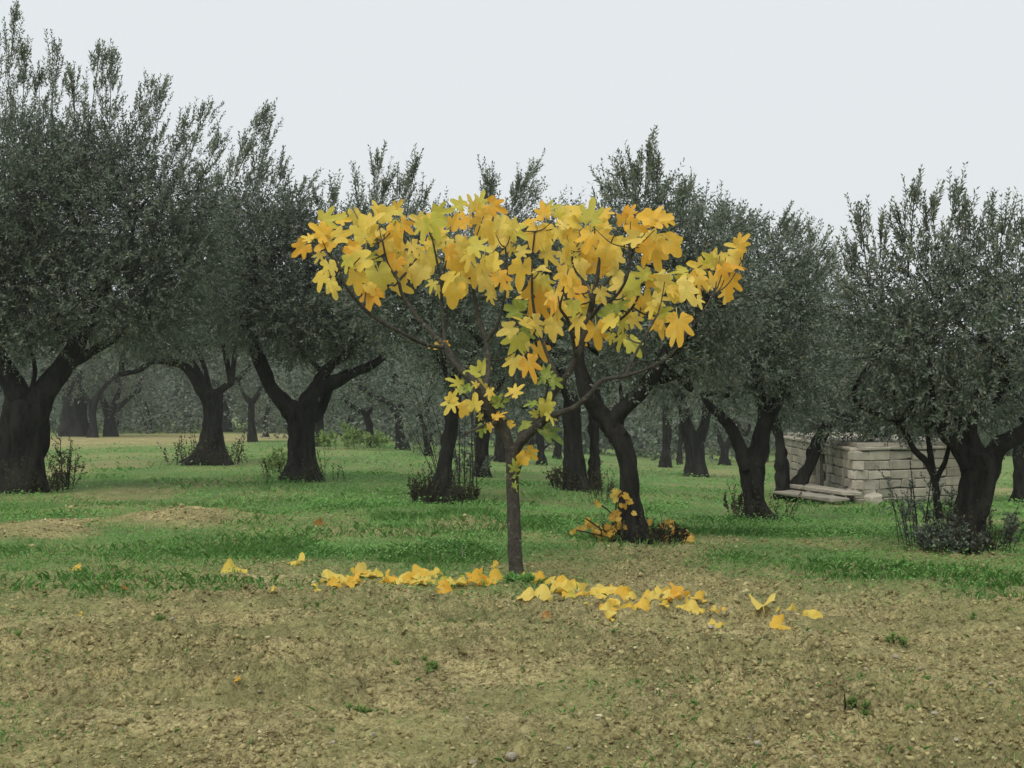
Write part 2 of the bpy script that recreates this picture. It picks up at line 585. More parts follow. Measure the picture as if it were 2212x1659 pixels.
def leaflet_geo(x, y, z, r, tilt, az):
    """a small rounded leaflet"""
    n = len(x)
    c = np.stack([x, y, z], 1)
    d = np.stack([np.cos(az) * np.cos(tilt), np.sin(az) * np.cos(tilt), np.sin(tilt)], 1)
    s = np.stack([-np.sin(az), np.cos(az), 0.3 * np.sin(az * 3)], 1)
    V = np.stack([c, c + d * r[:, None] * .75 + s * r[:, None] * .6, c + d * r[:, None] * 1.35 + s * r[:, None] * .3,
                  c + d * r[:, None] * 1.35 - s * r[:, None] * .3, c + d * r[:, None] * .75 - s * r[:, None] * .6], 1)
    return V.reshape(-1, 3), np.arange(n * 5).reshape(n, 5)


def make_grass():
    Vs, Fs, Ts = [], [], []
    off = 0

    def push(V, F, tone):
        nonlocal off
        Vs.append(V); Fs.append(F + off); Ts.append(np.repeat(tone, 5)); off += len(V)

    bands = [(7.2, 10.5, 46000, 50000, .8), (10.5, 15.0, 36000, 50000, 1.1), (15.0, 25.0, 24000, 34000, 1.8), (25.0, 48.0, 10000, 14000, 3.4)]
    for (y0, y1, nb, nl, k) in bands:
        x, y = scatter_field(nb, y0, y1, 1.0)
        v = veg(x, y)
        patch = smooth(.3, .7, noise2(x * 1.5, y * 1.1, 41))
        ok = RNG.random(nb) < v * (.35 + .65 * patch)
        x, y, patch, v = x[ok], y[ok], patch[ok], v[ok]
        n = len(x)
        h = (.018 + .034 * RNG.random(n)) * (.7 + .7 * patch) * (1 + .15 * k)
        V, F = blade_geo(x, y, gz_full(x, y) - .004, h, (.0045 + .003 * RNG.random(n)) * k, .3 + .7 * RNG.random(n), RNG.random(n) * 6.283)
        push(V, F, np.clip(RNG.random(n) * .55 + .55 * (noise2(x * .55, y * .45, 45) - .25) + .25 * (1 - patch) * RNG.random(n) + .45 * (1 - v) * RNG.random(n) + (RNG.random(n) > .96) * .4, 0, 1))
        x, y = scatter_field(nl, y0, y1, 1.0)
        v = veg(x, y)
        patch = smooth(.35, .65, noise2(x * 1.1, y * .9, 42))
        ok = RNG.random(nl) < v * (.2 + .8 * patch)
        x, y, patch = x[ok], y[ok], patch[ok]
        n = len(x)
        V, F = leaflet_geo(x, y, gz_full(x, y) + .008 + (.012 + .06 * patch) * RNG.random(n) * (1 + .1 * k), (.008 + .008 * RNG.random(n)) * k, RNG.random(n) * 1.0 - .25, RNG.random(n) * 6.283)
        push(V, F, np.clip(.12 + .3 * RNG.random(n) + .4 * (noise2(x * .5, y * .4, 46) - .2), 0, .85))
    # thin seedlings and grass wisps over the tilled field
    x, y = scatter_field(60000, 3.5, 9.6, 1.3)
    c = smooth(.45, .8, noise2(x * 1.3, y * 1.6, 43)) + .8 * smooth(6.3, 8.2, y) * smooth(.3, .6, noise2(x * 2, y * 2, 44))
    ok = RNG.random(len(x)) < np.clip(c * .40 + .06, 0, 1)
    x, y = x[ok], y[ok]
    n = len(x)
    V, F = blade_geo(x, y, gz_full(x, y) - .003, .010 + .022 * RNG.random(n) ** 2, .0026 + .002 * RNG.random(n), .4 + RNG.random(n), RNG.random(n) * 6.283)
    push(V, F, np.clip(.1 + .7 * RNG.random(n) + (RNG.random(n) > .6) * .4, 0, 1))
    add('orchard_grass', fast_mesh('orchard_grass', np.vstack(Vs), np.vstack(Fs), [M_GRASS], {'tone': np.concatenate(Ts)}), kind='stuff',
        label='low green grass and clover covering the orchard floor', cat='grass')


make_grass()

# ------------------------------------------------------------------ olive trees
def frames(D):
    a = np.where(np.abs(D[:, 2:3]) < .9, np.array([[0, 0, 1.]]), np.array([[1., 0, 0]]))
    U = unit(np.cross(D, a)); V = np.cross(D, U)
    return U, V


def twig_leaves(B, D, L, nl, ll, lw, rng, up=.15):
    """opposite pairs of narrow leaves along many twigs at once"""
    N = len(B)
    k = np.arange(nl)
    t = (.08 + .92 * (k // 2 * 2 + 1) / nl)[None, :] + rng.random((N, nl)) * .05
    bend = rng.random((N, 1)) * .5 * up
    pos = B[:, None] + D[:, None] * (L[:, None] * t)[..., None]
    pos[..., 2] += bend * L[:, None] * t * t
    U, V = frames(D)
    ph = (k % 2) * math.pi + (k // 2) * (math.pi / 2) + rng.random((N, 1)) * 6.28 + rng.normal(size=(N, nl)) * .35
    rad = np.cos(ph)[..., None] * U[:, None] + np.sin(ph)[..., None] * V[:, None]
    d = unit(D[:, None] * .8 + rad * .75 + rng.normal(size=(N, nl, 3)) * .22)
    s = unit(np.cross(d, D[:, None] + rng.normal(size=(N, nl, 3)) * .35))
    nrm = np.cross(d, s)
    flip = (nrm[..., 2] < 0) & (rng.random((N, nl)) < .85)
    s = np.where(flip[..., None], -s, s)
    l_ = ll * (.65 + .5 * rng.random((N, nl))) * (1.05 - .35 * t)
    w_ = lw * (.8 + .4 * rng.random((N, nl))) * .5
    mid = pos + d * (l_ * .48)[..., None]
    Q = np.stack([pos, mid + s * w_[..., None], pos + d * l_[..., None], mid - s * w_[..., None]], 2)
    return Q.reshape(-1, 4, 3)


class Crown:
    def __init__(s, rng):
        s.q, s.tone, s.tw = [], [], []
        s.rng = rng

    def twigs(s, B, D, L, nl, ll, lw, tone0=0.0, stems=0.0, up=.15):
        Q = twig_leaves(B, D, L, nl, ll, lw, s.rng, up)
        N = len(B)
        tt = np.repeat(s.rng.random(N) * .35, nl) + s.rng.random(N * nl) * .5 + tone0
        tt = np.clip(tt, 0, .95)
        tt = np.where(s.rng.random(N * nl) > .988, 1.0, tt)
        s.q.append(Q); s.tone.append(tt)
        if stems > 0:
            ok = s.rng.random(N) < stems
            s.tw.append((B[ok], B[ok] + D[ok] * L[ok][:, None]))

    def blob(s, c, r, n_leaf, ll, lw, nl=14):
        n = max(4, int(n_leaf / nl))
        rng = s.rng
        d = unit(rng.normal(size=(n, 3)))
        lump = .78 + .42 * noise2(d[:, 0] * 2.3 + c[0] * 3 + 50, d[:, 2] * 2.3 + d[:, 1] * 1.7 + c[2] * 3 + 50, 2)
        rr = (rng.random(n) ** .45) * lump
        B = c + d * r * rr[:, None]
        D = unit(d * .8 + rng.normal(size=(n, 3)) * .55 + np.array([0, 0, .35]) * (d[:, 2:3] > -.2) - np.array([0, 0, .25]) * (d[:, 2:3] < -.4))
        s.twigs(B, D, (.16 + .16 * rng.random(n)) * (ll / .06), nl, ll, lw, stems=.25)

    def plume(s, a, b, w, ll, lw, dens=1.0, nl=16):
        """an upright feathery shoot from a to b, as wide as w at its foot"""
        rng = s.rng
        ax = b - a; L = np.linalg.norm(ax); ax = ax / L
        n = int(max(12, L * (30 + 44 * w) * dens / (ll / .06)))
        t = rng.random(n) ** .95
        U, V = frames(ax[None])
        ph = rng.random(n) * 6.283
        rad = np.cos(ph)[:, None] * U + np.sin(ph)[:, None] * V
        wt = w * np.clip(1.08 - t, 0, 1) ** .75
        off = wt * .55 * rng.random(n) ** .7
        bow = .06 * L * np.sin(t * math.pi) * rng.normal()
        B = a + ax * (t * L)[:, None] + rad * off[:, None] + U * bow[:, None]
        D = unit(ax * 1.0 + rad * (.5 * (1.1 - t))[:, None] + rng.normal(size=(n, 3)) * .12)
        Lt = (.12 + .16 * rng.random(n)) * (ll / .06) * (1.0 - .35 * t)
        s.twigs(B, D, Lt, nl, ll, lw, tone0=.34, stems=.8, up=.3)  # paler young shoots; tone0 also paints in the veiled light on the tops
        # leading shoots that stick out at the tip
        m = 5
        ph = rng.random(m) * 6.283
        rad = np.cos(ph)[:, None] * U + np.sin(ph)[:, None] * V
        B = a + ax * (L * (.62 + .3 * rng.random(m)))[:, None] + rad * (.22 * w * rng.random(m))[:, None]
        D = unit(ax * 1.0 + rad * .22)
        s.twigs(B, D, np.full(m, .3 * ll / .06), 22, ll, lw, tone0=.38, stems=1)  # pale shoot colour with the same hazy brightness put into the tone
        s.tw.append((a[None], b[None]))

    def mesh(s, name, origin):
        Q = np.vstack(s.q); n = len(Q)
        V = [Q.reshape(-1, 3)]; F = [np.arange(n * 4).reshape(n, 4)]; mi = [np.zeros(n, int)]; tn = [np.repeat(np.concatenate(s.tone), 4)]
        if s.tw:
            A = np.vstack([a for a, _ in s.tw]); Bq = np.vstack([b for _, b in s.tw]); m = len(A)
            D = unit(Bq - A); U, W = frames(D)
            ln = np.linalg.norm(Bq - A, axis=1)[:, None]
            w = np.where(ln > .6, .009, .0035)
            ring = [(np.cos(k * 2.094) * U + np.sin(k * 2.094) * W) for k in range(3)]
            T = np.stack([A + r * w for r in ring] + [Bq + r * w * .35 for r in ring], 1)
            o = n * 4 + (np.arange(m) * 6)[:, None]
            for (i, j) in ((0, 1), (1, 2), (2, 0)):
                F.append(o + np.array([[i, j, j + 3, i + 3]])); mi.append(np.ones(m, int))
            V.append(T.reshape(-1, 3)); tn.append(np.zeros(m * 6))
        return fast_mesh(name, np.vstack(V) - origin, np.vstack(F), [M_OLIVE, M_TWIG], {'tone': np.concatenate(tn)}, np.concatenate(mi))


def px_poly(pts, y):
    """photo polyline (px, py, radius_px[, depth_m]) -> world polyline with radius"""
    out = []
    for p in pts:
        dy = p[3] if len(p) > 3 else 0.0
        out.append([*P(p[0], p[1], y + dy), p[2] / FOC * (y + dy)])
    return np.array(out)


def olive(label, base, stems, blobs, plumes=(), cover=3.0, ll=.074, lw=.0205, seed=1, shoots=0, shoot_h=.45, group='olive trees of the grove', nl=14, dens=1.0):
    rng = np.random.default_rng(seed)
    b0 = hit(*base)
    if b0[1] > 64:                                  # no farther than the last row
        x_ = (base[0] - CX) / FOC * 64
        b0 = np.array([x_, 64.0, float(ground_z(x_, 64.0))])
    y = b0[1]
    ll = max(.054, .0041 * y); lw = ll * .275
    root = empty('olive_tree', b0, label, 'olive tree', group)
    for i, st in enumerate(stems):
        pts = px_poly(st, y)
        if i == 0 or st[0][1] > base[1] - 12:      # grows out of the ground
            pts[0, 2] = ground_z(pts[0, 0], pts[0, 1]) - .05
            nm = 'trunk'
        else: nm = 'limb'
        pts[:, :3] -= b0
        pts[1:, 3] *= .86
        r0 = pts[:, 3].mean()
        me = tube_mesh(nm, pts, M_OLIVE_BARK, seg=30 if r0 > .1 else 14, rough=.58 if nm == 'trunk' else .38, step=.2, seed=seed * 5 + i, ridges=5, flare=(nm == 'trunk'))
        add(nm, me, root)
    cr = Crown(rng)
    ends = [px_poly(st, y)[-1, :3] for st in stems]
    s = FOC / y
    for (px, py, rx, ry, dy, rz) in blobs:
        c = P(px, py, y + dy)
        r = np.array([rx / FOC * (y + dy), rz, ry / FOC * (y + dy)])
        n = cover * math.pi * rx * ry / (ll * lw * (FOC / (y + dy)) ** 2 * .33)
        cr.blob(c, r, n, ll, lw, nl)
        # a branch from the nearest limb end into this mass of leaves
        e = min(ends, key=lambda q: np.linalg.norm(q - c))
        mid = .5 * (e + c) + rng.normal(size=3) * .12 + np.array([0, 0, -.06])
        tip = c + rng.normal(size=3) * r * .2 + np.array([0, 0, r[2] * .3])
        rr = .018 * y / 14
        pts = np.array([[*e, rr * 1.8], [*mid, rr * 1.3], [*c, rr], [*tip, rr * .4]])
        pts[:, :3] -= b0
        add('branch', tube_mesh('branch', pts, M_OLIVE_BARK, seg=7, rough=.15, step=1.2, seed=seed), root)
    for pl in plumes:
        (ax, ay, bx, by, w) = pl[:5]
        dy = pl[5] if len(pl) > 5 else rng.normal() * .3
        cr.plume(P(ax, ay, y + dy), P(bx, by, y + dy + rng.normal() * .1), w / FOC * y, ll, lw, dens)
    if shoots:
        n = shoots // 2
        r0 = stems[0][0][2] / FOC * y
        a = rng.random(n) * 6.283
        rad = r0 * (.9 + 1.1 * rng.random(n))
        B = np.stack([b0[0] + np.cos(a) * rad, b0[1] + np.sin(a) * rad, 0 * a], 1)
        B[:, 2] = ground_z(B[:, 0], B[:, 1])
        D = unit(np.stack([np.cos(a) * .25 - np.cos(a) * .2, np.sin(a) * .1, np.ones(n)], 1) + rng.normal(size=(n, 3)) * .3)
        c2 = Crown(rng)
        c2.twigs(B, D, shoot_h * (.4 + .8 * rng.random(n)), 16, ll * .8, lw * .9, stems=1)
        bs = c2.mesh('basal_shoots', b0)
        bs.materials[0] = M_DRY
        add('basal_shoots', bs, root, kind='stuff')
    if cr.q:
        add('crown', cr.mesh('crown', b0), root, kind='stuff')
    return root


# T-left: the tallest tree of the grove
olive('tallest olive tree, thick trunk forking low into two heavy limbs', (40, 1062),
      [[(35, 1064, 62), (42, 1010, 50), (50, 950, 44), (58, 905, 44), (62, 870, 42)],
       [(60, 900, 36), (38, 845, 31), (8, 800, 26), (-25, 740, 22), (-60, 660, 16)],
       [(66, 905, 36), (98, 850, 30), (135, 795, 24), (168, 742, 19), (205, 680, 13), (240, 600, 9)],
       [(135, 795, 16), (180, 770, 12), (240, 735, 9), (300, 690, 6)]],
      [(30, 600, 190, 160, 0, 1.1), (150, 450, 190, 170, .2, 1.2), (20, 420, 170, 170, -.2, 1.1), (290, 480, 150, 150, 0, 1.0), (260, 620, 180, 110, .1, 1.1),
       (400, 560, 110, 130, .2, .8), (90, 355, 120, 85, .3, .8), (225, 350, 100, 80, .1, .7), (395, 450, 80, 80, .1, .6), (20, 600, 120, 110, .6, .9), (-40, 560, 120, 120, .3, .9), (-60, 700, 120, 60, 0, .8), (170, 690, 150, 55, .1, .9), (330, 690, 110, 60, .2, .7), (60, 730, 90, 40, -.2, .6)],
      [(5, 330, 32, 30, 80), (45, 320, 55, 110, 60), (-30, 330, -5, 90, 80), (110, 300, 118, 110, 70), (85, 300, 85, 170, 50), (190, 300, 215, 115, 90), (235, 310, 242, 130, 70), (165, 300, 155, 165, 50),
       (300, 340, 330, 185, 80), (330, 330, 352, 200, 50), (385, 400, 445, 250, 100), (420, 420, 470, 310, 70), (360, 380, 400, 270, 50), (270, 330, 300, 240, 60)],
      seed=11, shoots=60, shoot_h=.5, cover=2.7)

olive('olive tree with one crooked limb reaching over the bare earth, trunk on a leafy mound', (447, 1004),
      [[(447, 1006, 46), (452, 970, 30), (457, 930, 22), (459, 890, 21), (455, 850, 22)],
       [(452, 858, 19), (432, 832, 15), (408, 800, 12), (385, 785, 10), (350, 778, 9), (325, 780, 8), (300, 800, 6), (262, 808, 6)],
       [(458, 860, 14), (478, 842, 9), (500, 830, 6)]],
      [(400, 690, 150, 75, 0, 1.6), (520, 660, 120, 90, .3, 1.4), (300, 720, 110, 55, .2, 1.2), (440, 580, 120, 90, .3, 1.2), (380, 745, 60, 26, -.4, .5)],
      seed=12, shoots=110, shoot_h=.6, ll=.095, lw=.026)

olive('olive tree with wide Y of dark limbs beside a lone thin stake', (655, 1040),
      [[(655, 1042, 46), (655, 1005, 34), (652, 960, 30), (648, 915, 31), (645, 885, 30)],
       [(640, 895, 25), (610, 868, 20), (586, 838, 17), (568, 800, 16), (556, 770, 15), (545, 730, 13), (540, 680, 10), (530, 600, 7)],
       [(655, 895, 25), (668, 860, 22), (685, 838, 18), (720, 826, 15), (760, 806, 12), (800, 790, 11), (835, 765, 8)],
       [(680, 845, 15), (698, 812, 14), (722, 785, 12), (755, 765, 9)],
       [(672, 905, 13, .2), (694, 885, 11, .3), (708, 850, 10, .3), (722, 828, 8, .3)]],
      [(560, 560, 130, 110, 0, 1.1), (600, 660, 140, 100, .1, 1.1), (700, 700, 130, 75, .1, 1.0), (760, 640, 130, 110, .3, 1.0), (560, 480, 100, 80, .1, .9), (630, 480, 50, 60, 0, .6), (720, 560, 110, 90, .3, .9),
       (790, 735, 85, 45, .1, .6), (520, 700, 80, 45, -.2, .6), (640, 745, 60, 35, .3, .5), (800, 540, 110, 90, .5, .9), (505, 520, 80, 90, 0, .7)],
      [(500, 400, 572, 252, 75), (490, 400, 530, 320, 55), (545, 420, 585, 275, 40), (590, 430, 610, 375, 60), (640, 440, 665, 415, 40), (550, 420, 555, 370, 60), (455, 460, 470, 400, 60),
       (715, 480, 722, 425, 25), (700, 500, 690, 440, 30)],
      seed=13, shoots=60, shoot_h=.35, cover=3.0)

olive('slim straight olive trunk flaring into a dark leafy skirt', (955, 1088),
      [[(955, 1090, 34), (955, 1050, 24), (960, 1000, 18), (968, 950, 17), (976, 905, 17), (983, 850, 15), (986, 800, 13)],
       [(984, 830, 11), (960, 790, 9), (930, 755, 7)], [(985, 820, 11), (1010, 780, 9), (1040, 740, 7)]],
      [(940, 690, 120, 70, 0, .8), (860, 640, 110, 90, .4, .8), (1000, 640, 110, 90, .2, .8), (920, 560, 140, 90, .3, .9), (820, 560, 80, 80, .3, .7), (960, 770, 55, 35, -.3, .4), (960, 800, 45, 40, 0, .3)],
      [(810, 500, 815, 350, 50), (850, 500, 868, 405, 60), (785, 510, 768, 400, 30), (870, 520, 895, 360, 45), (900, 500, 915, 430, 40), (800, 500, 835, 390, 30)],
      seed=14, shoots=160, shoot_h=.42, ll=.068)

olive('pair of dark upright olive stems rising close together from weeds', (1250, 1060),
      [[(1246, 1062, 26), (1243, 1010, 23), (1240, 950, 23), (1236, 900, 24), (1232, 860, 18), (1215, 800, 13)],
       [(1284, 1056, 15, .3), (1284, 1000, 12, .3), (1284, 940, 13, .3), (1282, 890, 13, .3), (1290, 830, 9, .3)]],
      [(1130, 620, 140, 110, .2, 1.0), (1060, 560, 120, 90, .3, 1.0), (1230, 560, 130, 110, .3, 1.0), (1180, 740, 120, 70, .1, .9), (1100, 740, 90, 60, .4, .7), (1250, 680, 110, 90, .2, .9), (1210, 810, 70, 30, -.2, .5), (1080, 660, 100, 60, .3, .7)],
      [(1060, 500, 1050, 390, 40), (1080, 500, 1155, 362, 45), (1095, 500, 1120, 400, 50), (1040, 500, 1062, 410, 40), (1110, 500, 1150, 425, 40)],
      seed=15, shoots=70, shoot_h=.5)

olive('thick dark olive tree with yellow-leaved creeper and burrow at its foot', (1365, 1172),
      [[(1368, 1176, 44), (1364, 1125, 31), (1360, 1070, 24), (1357, 1020, 22), (1346, 970, 23), (1325, 930, 23)],
       [(1335, 945, 22), (1305, 905, 22), (1280, 870, 21), (1262, 830, 18), (1250, 770, 13), (1245, 700, 9)],
       [(1318, 915, 17), (1352, 880, 19), (1388, 845, 19), (1412, 805, 18), (1445, 762, 15), (1480, 725, 11), (1520, 660, 8)],
       [(1400, 830, 10, .2), (1440, 818, 9, .2), (1480, 810, 6, .3)]],
      [(1390, 690, 150, 80, .3, .7), (1480, 640, 130, 100, .3, .7), (1370, 560, 140, 110, .4, .7), (1470, 540, 130, 90, .3, .6), (1560, 640, 100, 110, .3, .6), (1400, 460, 80, 70, .4, .45), (1420, 770, 110, 45, .1, .5), (1300, 770, 90, 50, .3, .5), (1530, 760, 90, 60, .3, .5), (1340, 830, 60, 25, .2, .3)],
      [(1390, 480, 1397, 325, 60), (1360, 470, 1345, 385, 50), (1420, 470, 1418, 360, 45), (1330, 470, 1312, 410, 40), (1450, 500, 1470, 425, 40), (1380, 470, 1375, 370, 40)],
      seed=16, cover=2.4, ll=.06, lw=.0155, shoots=45, shoot_h=.2)

olive('olive tree with spreading root foot and twin limbs before the stone hut', (1638, 1126),
      [[(1640, 1130, 40), (1634, 1095, 27), (1628, 1050, 24), (1625, 1010, 25), (1622, 990, 24)],
       [(1618, 1010, 20), (1600, 970, 17), (1582, 930, 14), (1562, 905, 12), (1535, 880, 9), (1515, 850, 6)],
       [(1630, 1005, 23), (1642, 960, 21), (1652, 915, 20), (1672, 875, 17), (1690, 830, 12)],
       [(1650, 925, 13), (1645, 880, 11), (1640, 830, 8)]],
      [(1600, 760, 140, 75, 0, .9), (1660, 680, 130, 100, .2, .9), (1560, 680, 100, 80, .3, .8), (1640, 580, 110, 90, .3, .8), (1720, 800, 110, 60, .1, .7), (1580, 840, 85, 32, -.1, .5), (1700, 860, 80, 35, .1, .5), (1730, 640, 80, 80, .3, .6), (1560, 520, 90, 60, .3, .6)],
      [(1500, 520, 1505, 440, 50), (1540, 520, 1560, 460, 50), (1600, 540, 1625, 490, 50), (1650, 540, 1690, 490, 60), (1690, 560, 1720, 500, 60), (1480, 500, 1485, 420, 40), (1730, 600, 1780, 540, 60), (1570, 520, 1590, 495, 40)],
      seed=17, cover=2.8, shoots=50, shoot_h=.4)

olive('two-stemmed olive tree spreading like a V against the hut', (1703, 1080),
      [[(1692, 1082, 19), (1690, 1040, 16), (1688, 990, 15), (1682, 940, 13), (1672, 900, 11)],
       [(1716, 1081, 22), (1728, 1045, 17), (1748, 1005, 15), (1763, 965, 16), (1778, 935, 14), (1795, 905, 11)]],
      [(1720, 840, 130, 65, .2, 1.0), (1790, 770, 110, 90, .3, 1.0), (1800, 870, 90, 45, 0, .7), (1760, 660, 90, 90, .4, .9), (1850, 860, 80, 50, .2, .7), (1850, 905, 100, 36, -.3, .6), (1950, 905, 90, 36, -.3, .6), (1775, 900, 60, 32, -.2, .5), (1920, 860, 100, 50, .2, .8), (2030, 895, 70, 34, -.2, .6)],
      [(1740, 580, 1750, 520, 60), (1770, 600, 1795, 560, 50), (1700, 560, 1700, 505, 50)],
      seed=18, ll=.075, lw=.019)

olive('broad leaning olive tree with suckers and a thin forked stem at its foot', (2085, 1192),
      [[(2085, 1196, 48), (2084, 1150, 40), (2094, 1100, 36), (2106, 1050, 36), (2114, 1005, 37), (2112, 980, 34)],
       [(2100, 1000, 28), (2072, 962, 22), (2045, 938, 17), (2020, 900, 12)],
       [(2105, 990, 26), (2092, 940, 22), (2095, 890, 20), (2120, 850, 17), (2150, 825, 13), (2190, 800, 10)],
       [(2130, 1005, 26), (2160, 965, 22), (2200, 940, 20), (2250, 900, 16)],
       [(2030, 1120, 8, .1), (2024, 1080, 8, .1), (2018, 1030, 9, .1), (2003, 1000, 8, .1), (1975, 972, 7, .1), (1955, 935, 6, .1), (1940, 915, 4, .1)],
       [(2018, 1030, 7, .1), (2010, 985, 7, .1), (2004, 940, 6, .1), (2000, 900, 4, .1)],
       [(2020, 1040, 6, .1), (2040, 1000, 6, .1), (2052, 960, 5, .1)]],
      [(1990, 720, 150, 100, 0, .8), (2110, 700, 150, 110, .1, .8), (1900, 760, 100, 90, .1, .6), (2200, 700, 120, 130, .2, .7), (2000, 610, 130, 70, .1, .6), (2130, 590, 120, 60, .2, .6), (2060, 830, 150, 60, .1, .7), (1930, 850, 90, 55, .1, .5), (2180, 840, 110, 60, .2, .6), (1890, 660, 60, 70, .2, .4), (2010, 885, 90, 30, .1, .4), (2080, 895, 60, 30, -.2, .35), (2205, 905, 60, 30, .3, .4), (1960, 905, 50, 22, 0, .3)],
      [(1880, 640, 1858, 475, 70), (1905, 640, 1900, 500, 50), (1960, 600, 1975, 420, 60), (1985, 590, 1940, 480, 45), (2030, 600, 2065, 420, 75), (2060, 600, 2085, 455, 50), (2000, 600, 2012, 450, 60), (2130, 580, 2142, 475, 50), (2160, 590, 2172, 480, 45), (2200, 590, 2208, 495, 60), (2100, 580, 2105, 500, 50), (1850, 680, 1838, 540, 50), (2230, 600, 2240, 460, 60)],
      seed=19, cover=2.4, ll=.054, lw=.014, shoots=130, shoot_h=.36)

olive('stout olive trunk in the shade behind the creeper-clad tree', (1505, 1030),
      [[(1507, 1033, 26), (1504, 995, 22), (1500, 960, 22), (1497, 935, 20)],
       [(1492, 950, 15), (1482, 910, 13), (1472, 870, 11)], [(1508, 950, 14), (1522, 915, 11), (1528, 870, 9)]],
      [(1480, 810, 130, 60, 0, 1.4), (1400, 800, 90, 60, .3, 1.2), (1560, 800, 100, 60, .2, 1.2), (1470, 720, 120, 70, .3, 1.2)],
      seed=20, ll=.10, lw=.028)

olive('shaded olive trunk standing between the slim trunk and the fig', (1042, 1030),
      [[(1043, 1034, 20), (1042, 1000, 16), (1041, 950, 17), (1044, 890, 15), (1046, 840, 11)],
       [(1041, 905, 10), (1060, 860, 8), (1085, 820, 6)]],
      [(1050, 790, 100, 60, .1, 1.3), (980, 740, 110, 60, .2, 1.2), (1120, 780, 90, 60, .2, 1.2), (1050, 700, 120, 60, .3, 1.2)],
      seed=21, ll=.10, lw=.028)

olive('dark olive trunk at the edge of the grove behind the leaning tree', (2206, 1085),
      [[(2207, 1088, 20), (2205, 1040, 15), (2203, 990, 15), (2200, 930, 12)]],
      [(2200, 860, 110, 70, .2, 1.0), (2130, 930, 70, 30, .3, .7), (2250, 920, 80, 50, .3, .8)],
      seed=22, ll=.085, lw=.023)

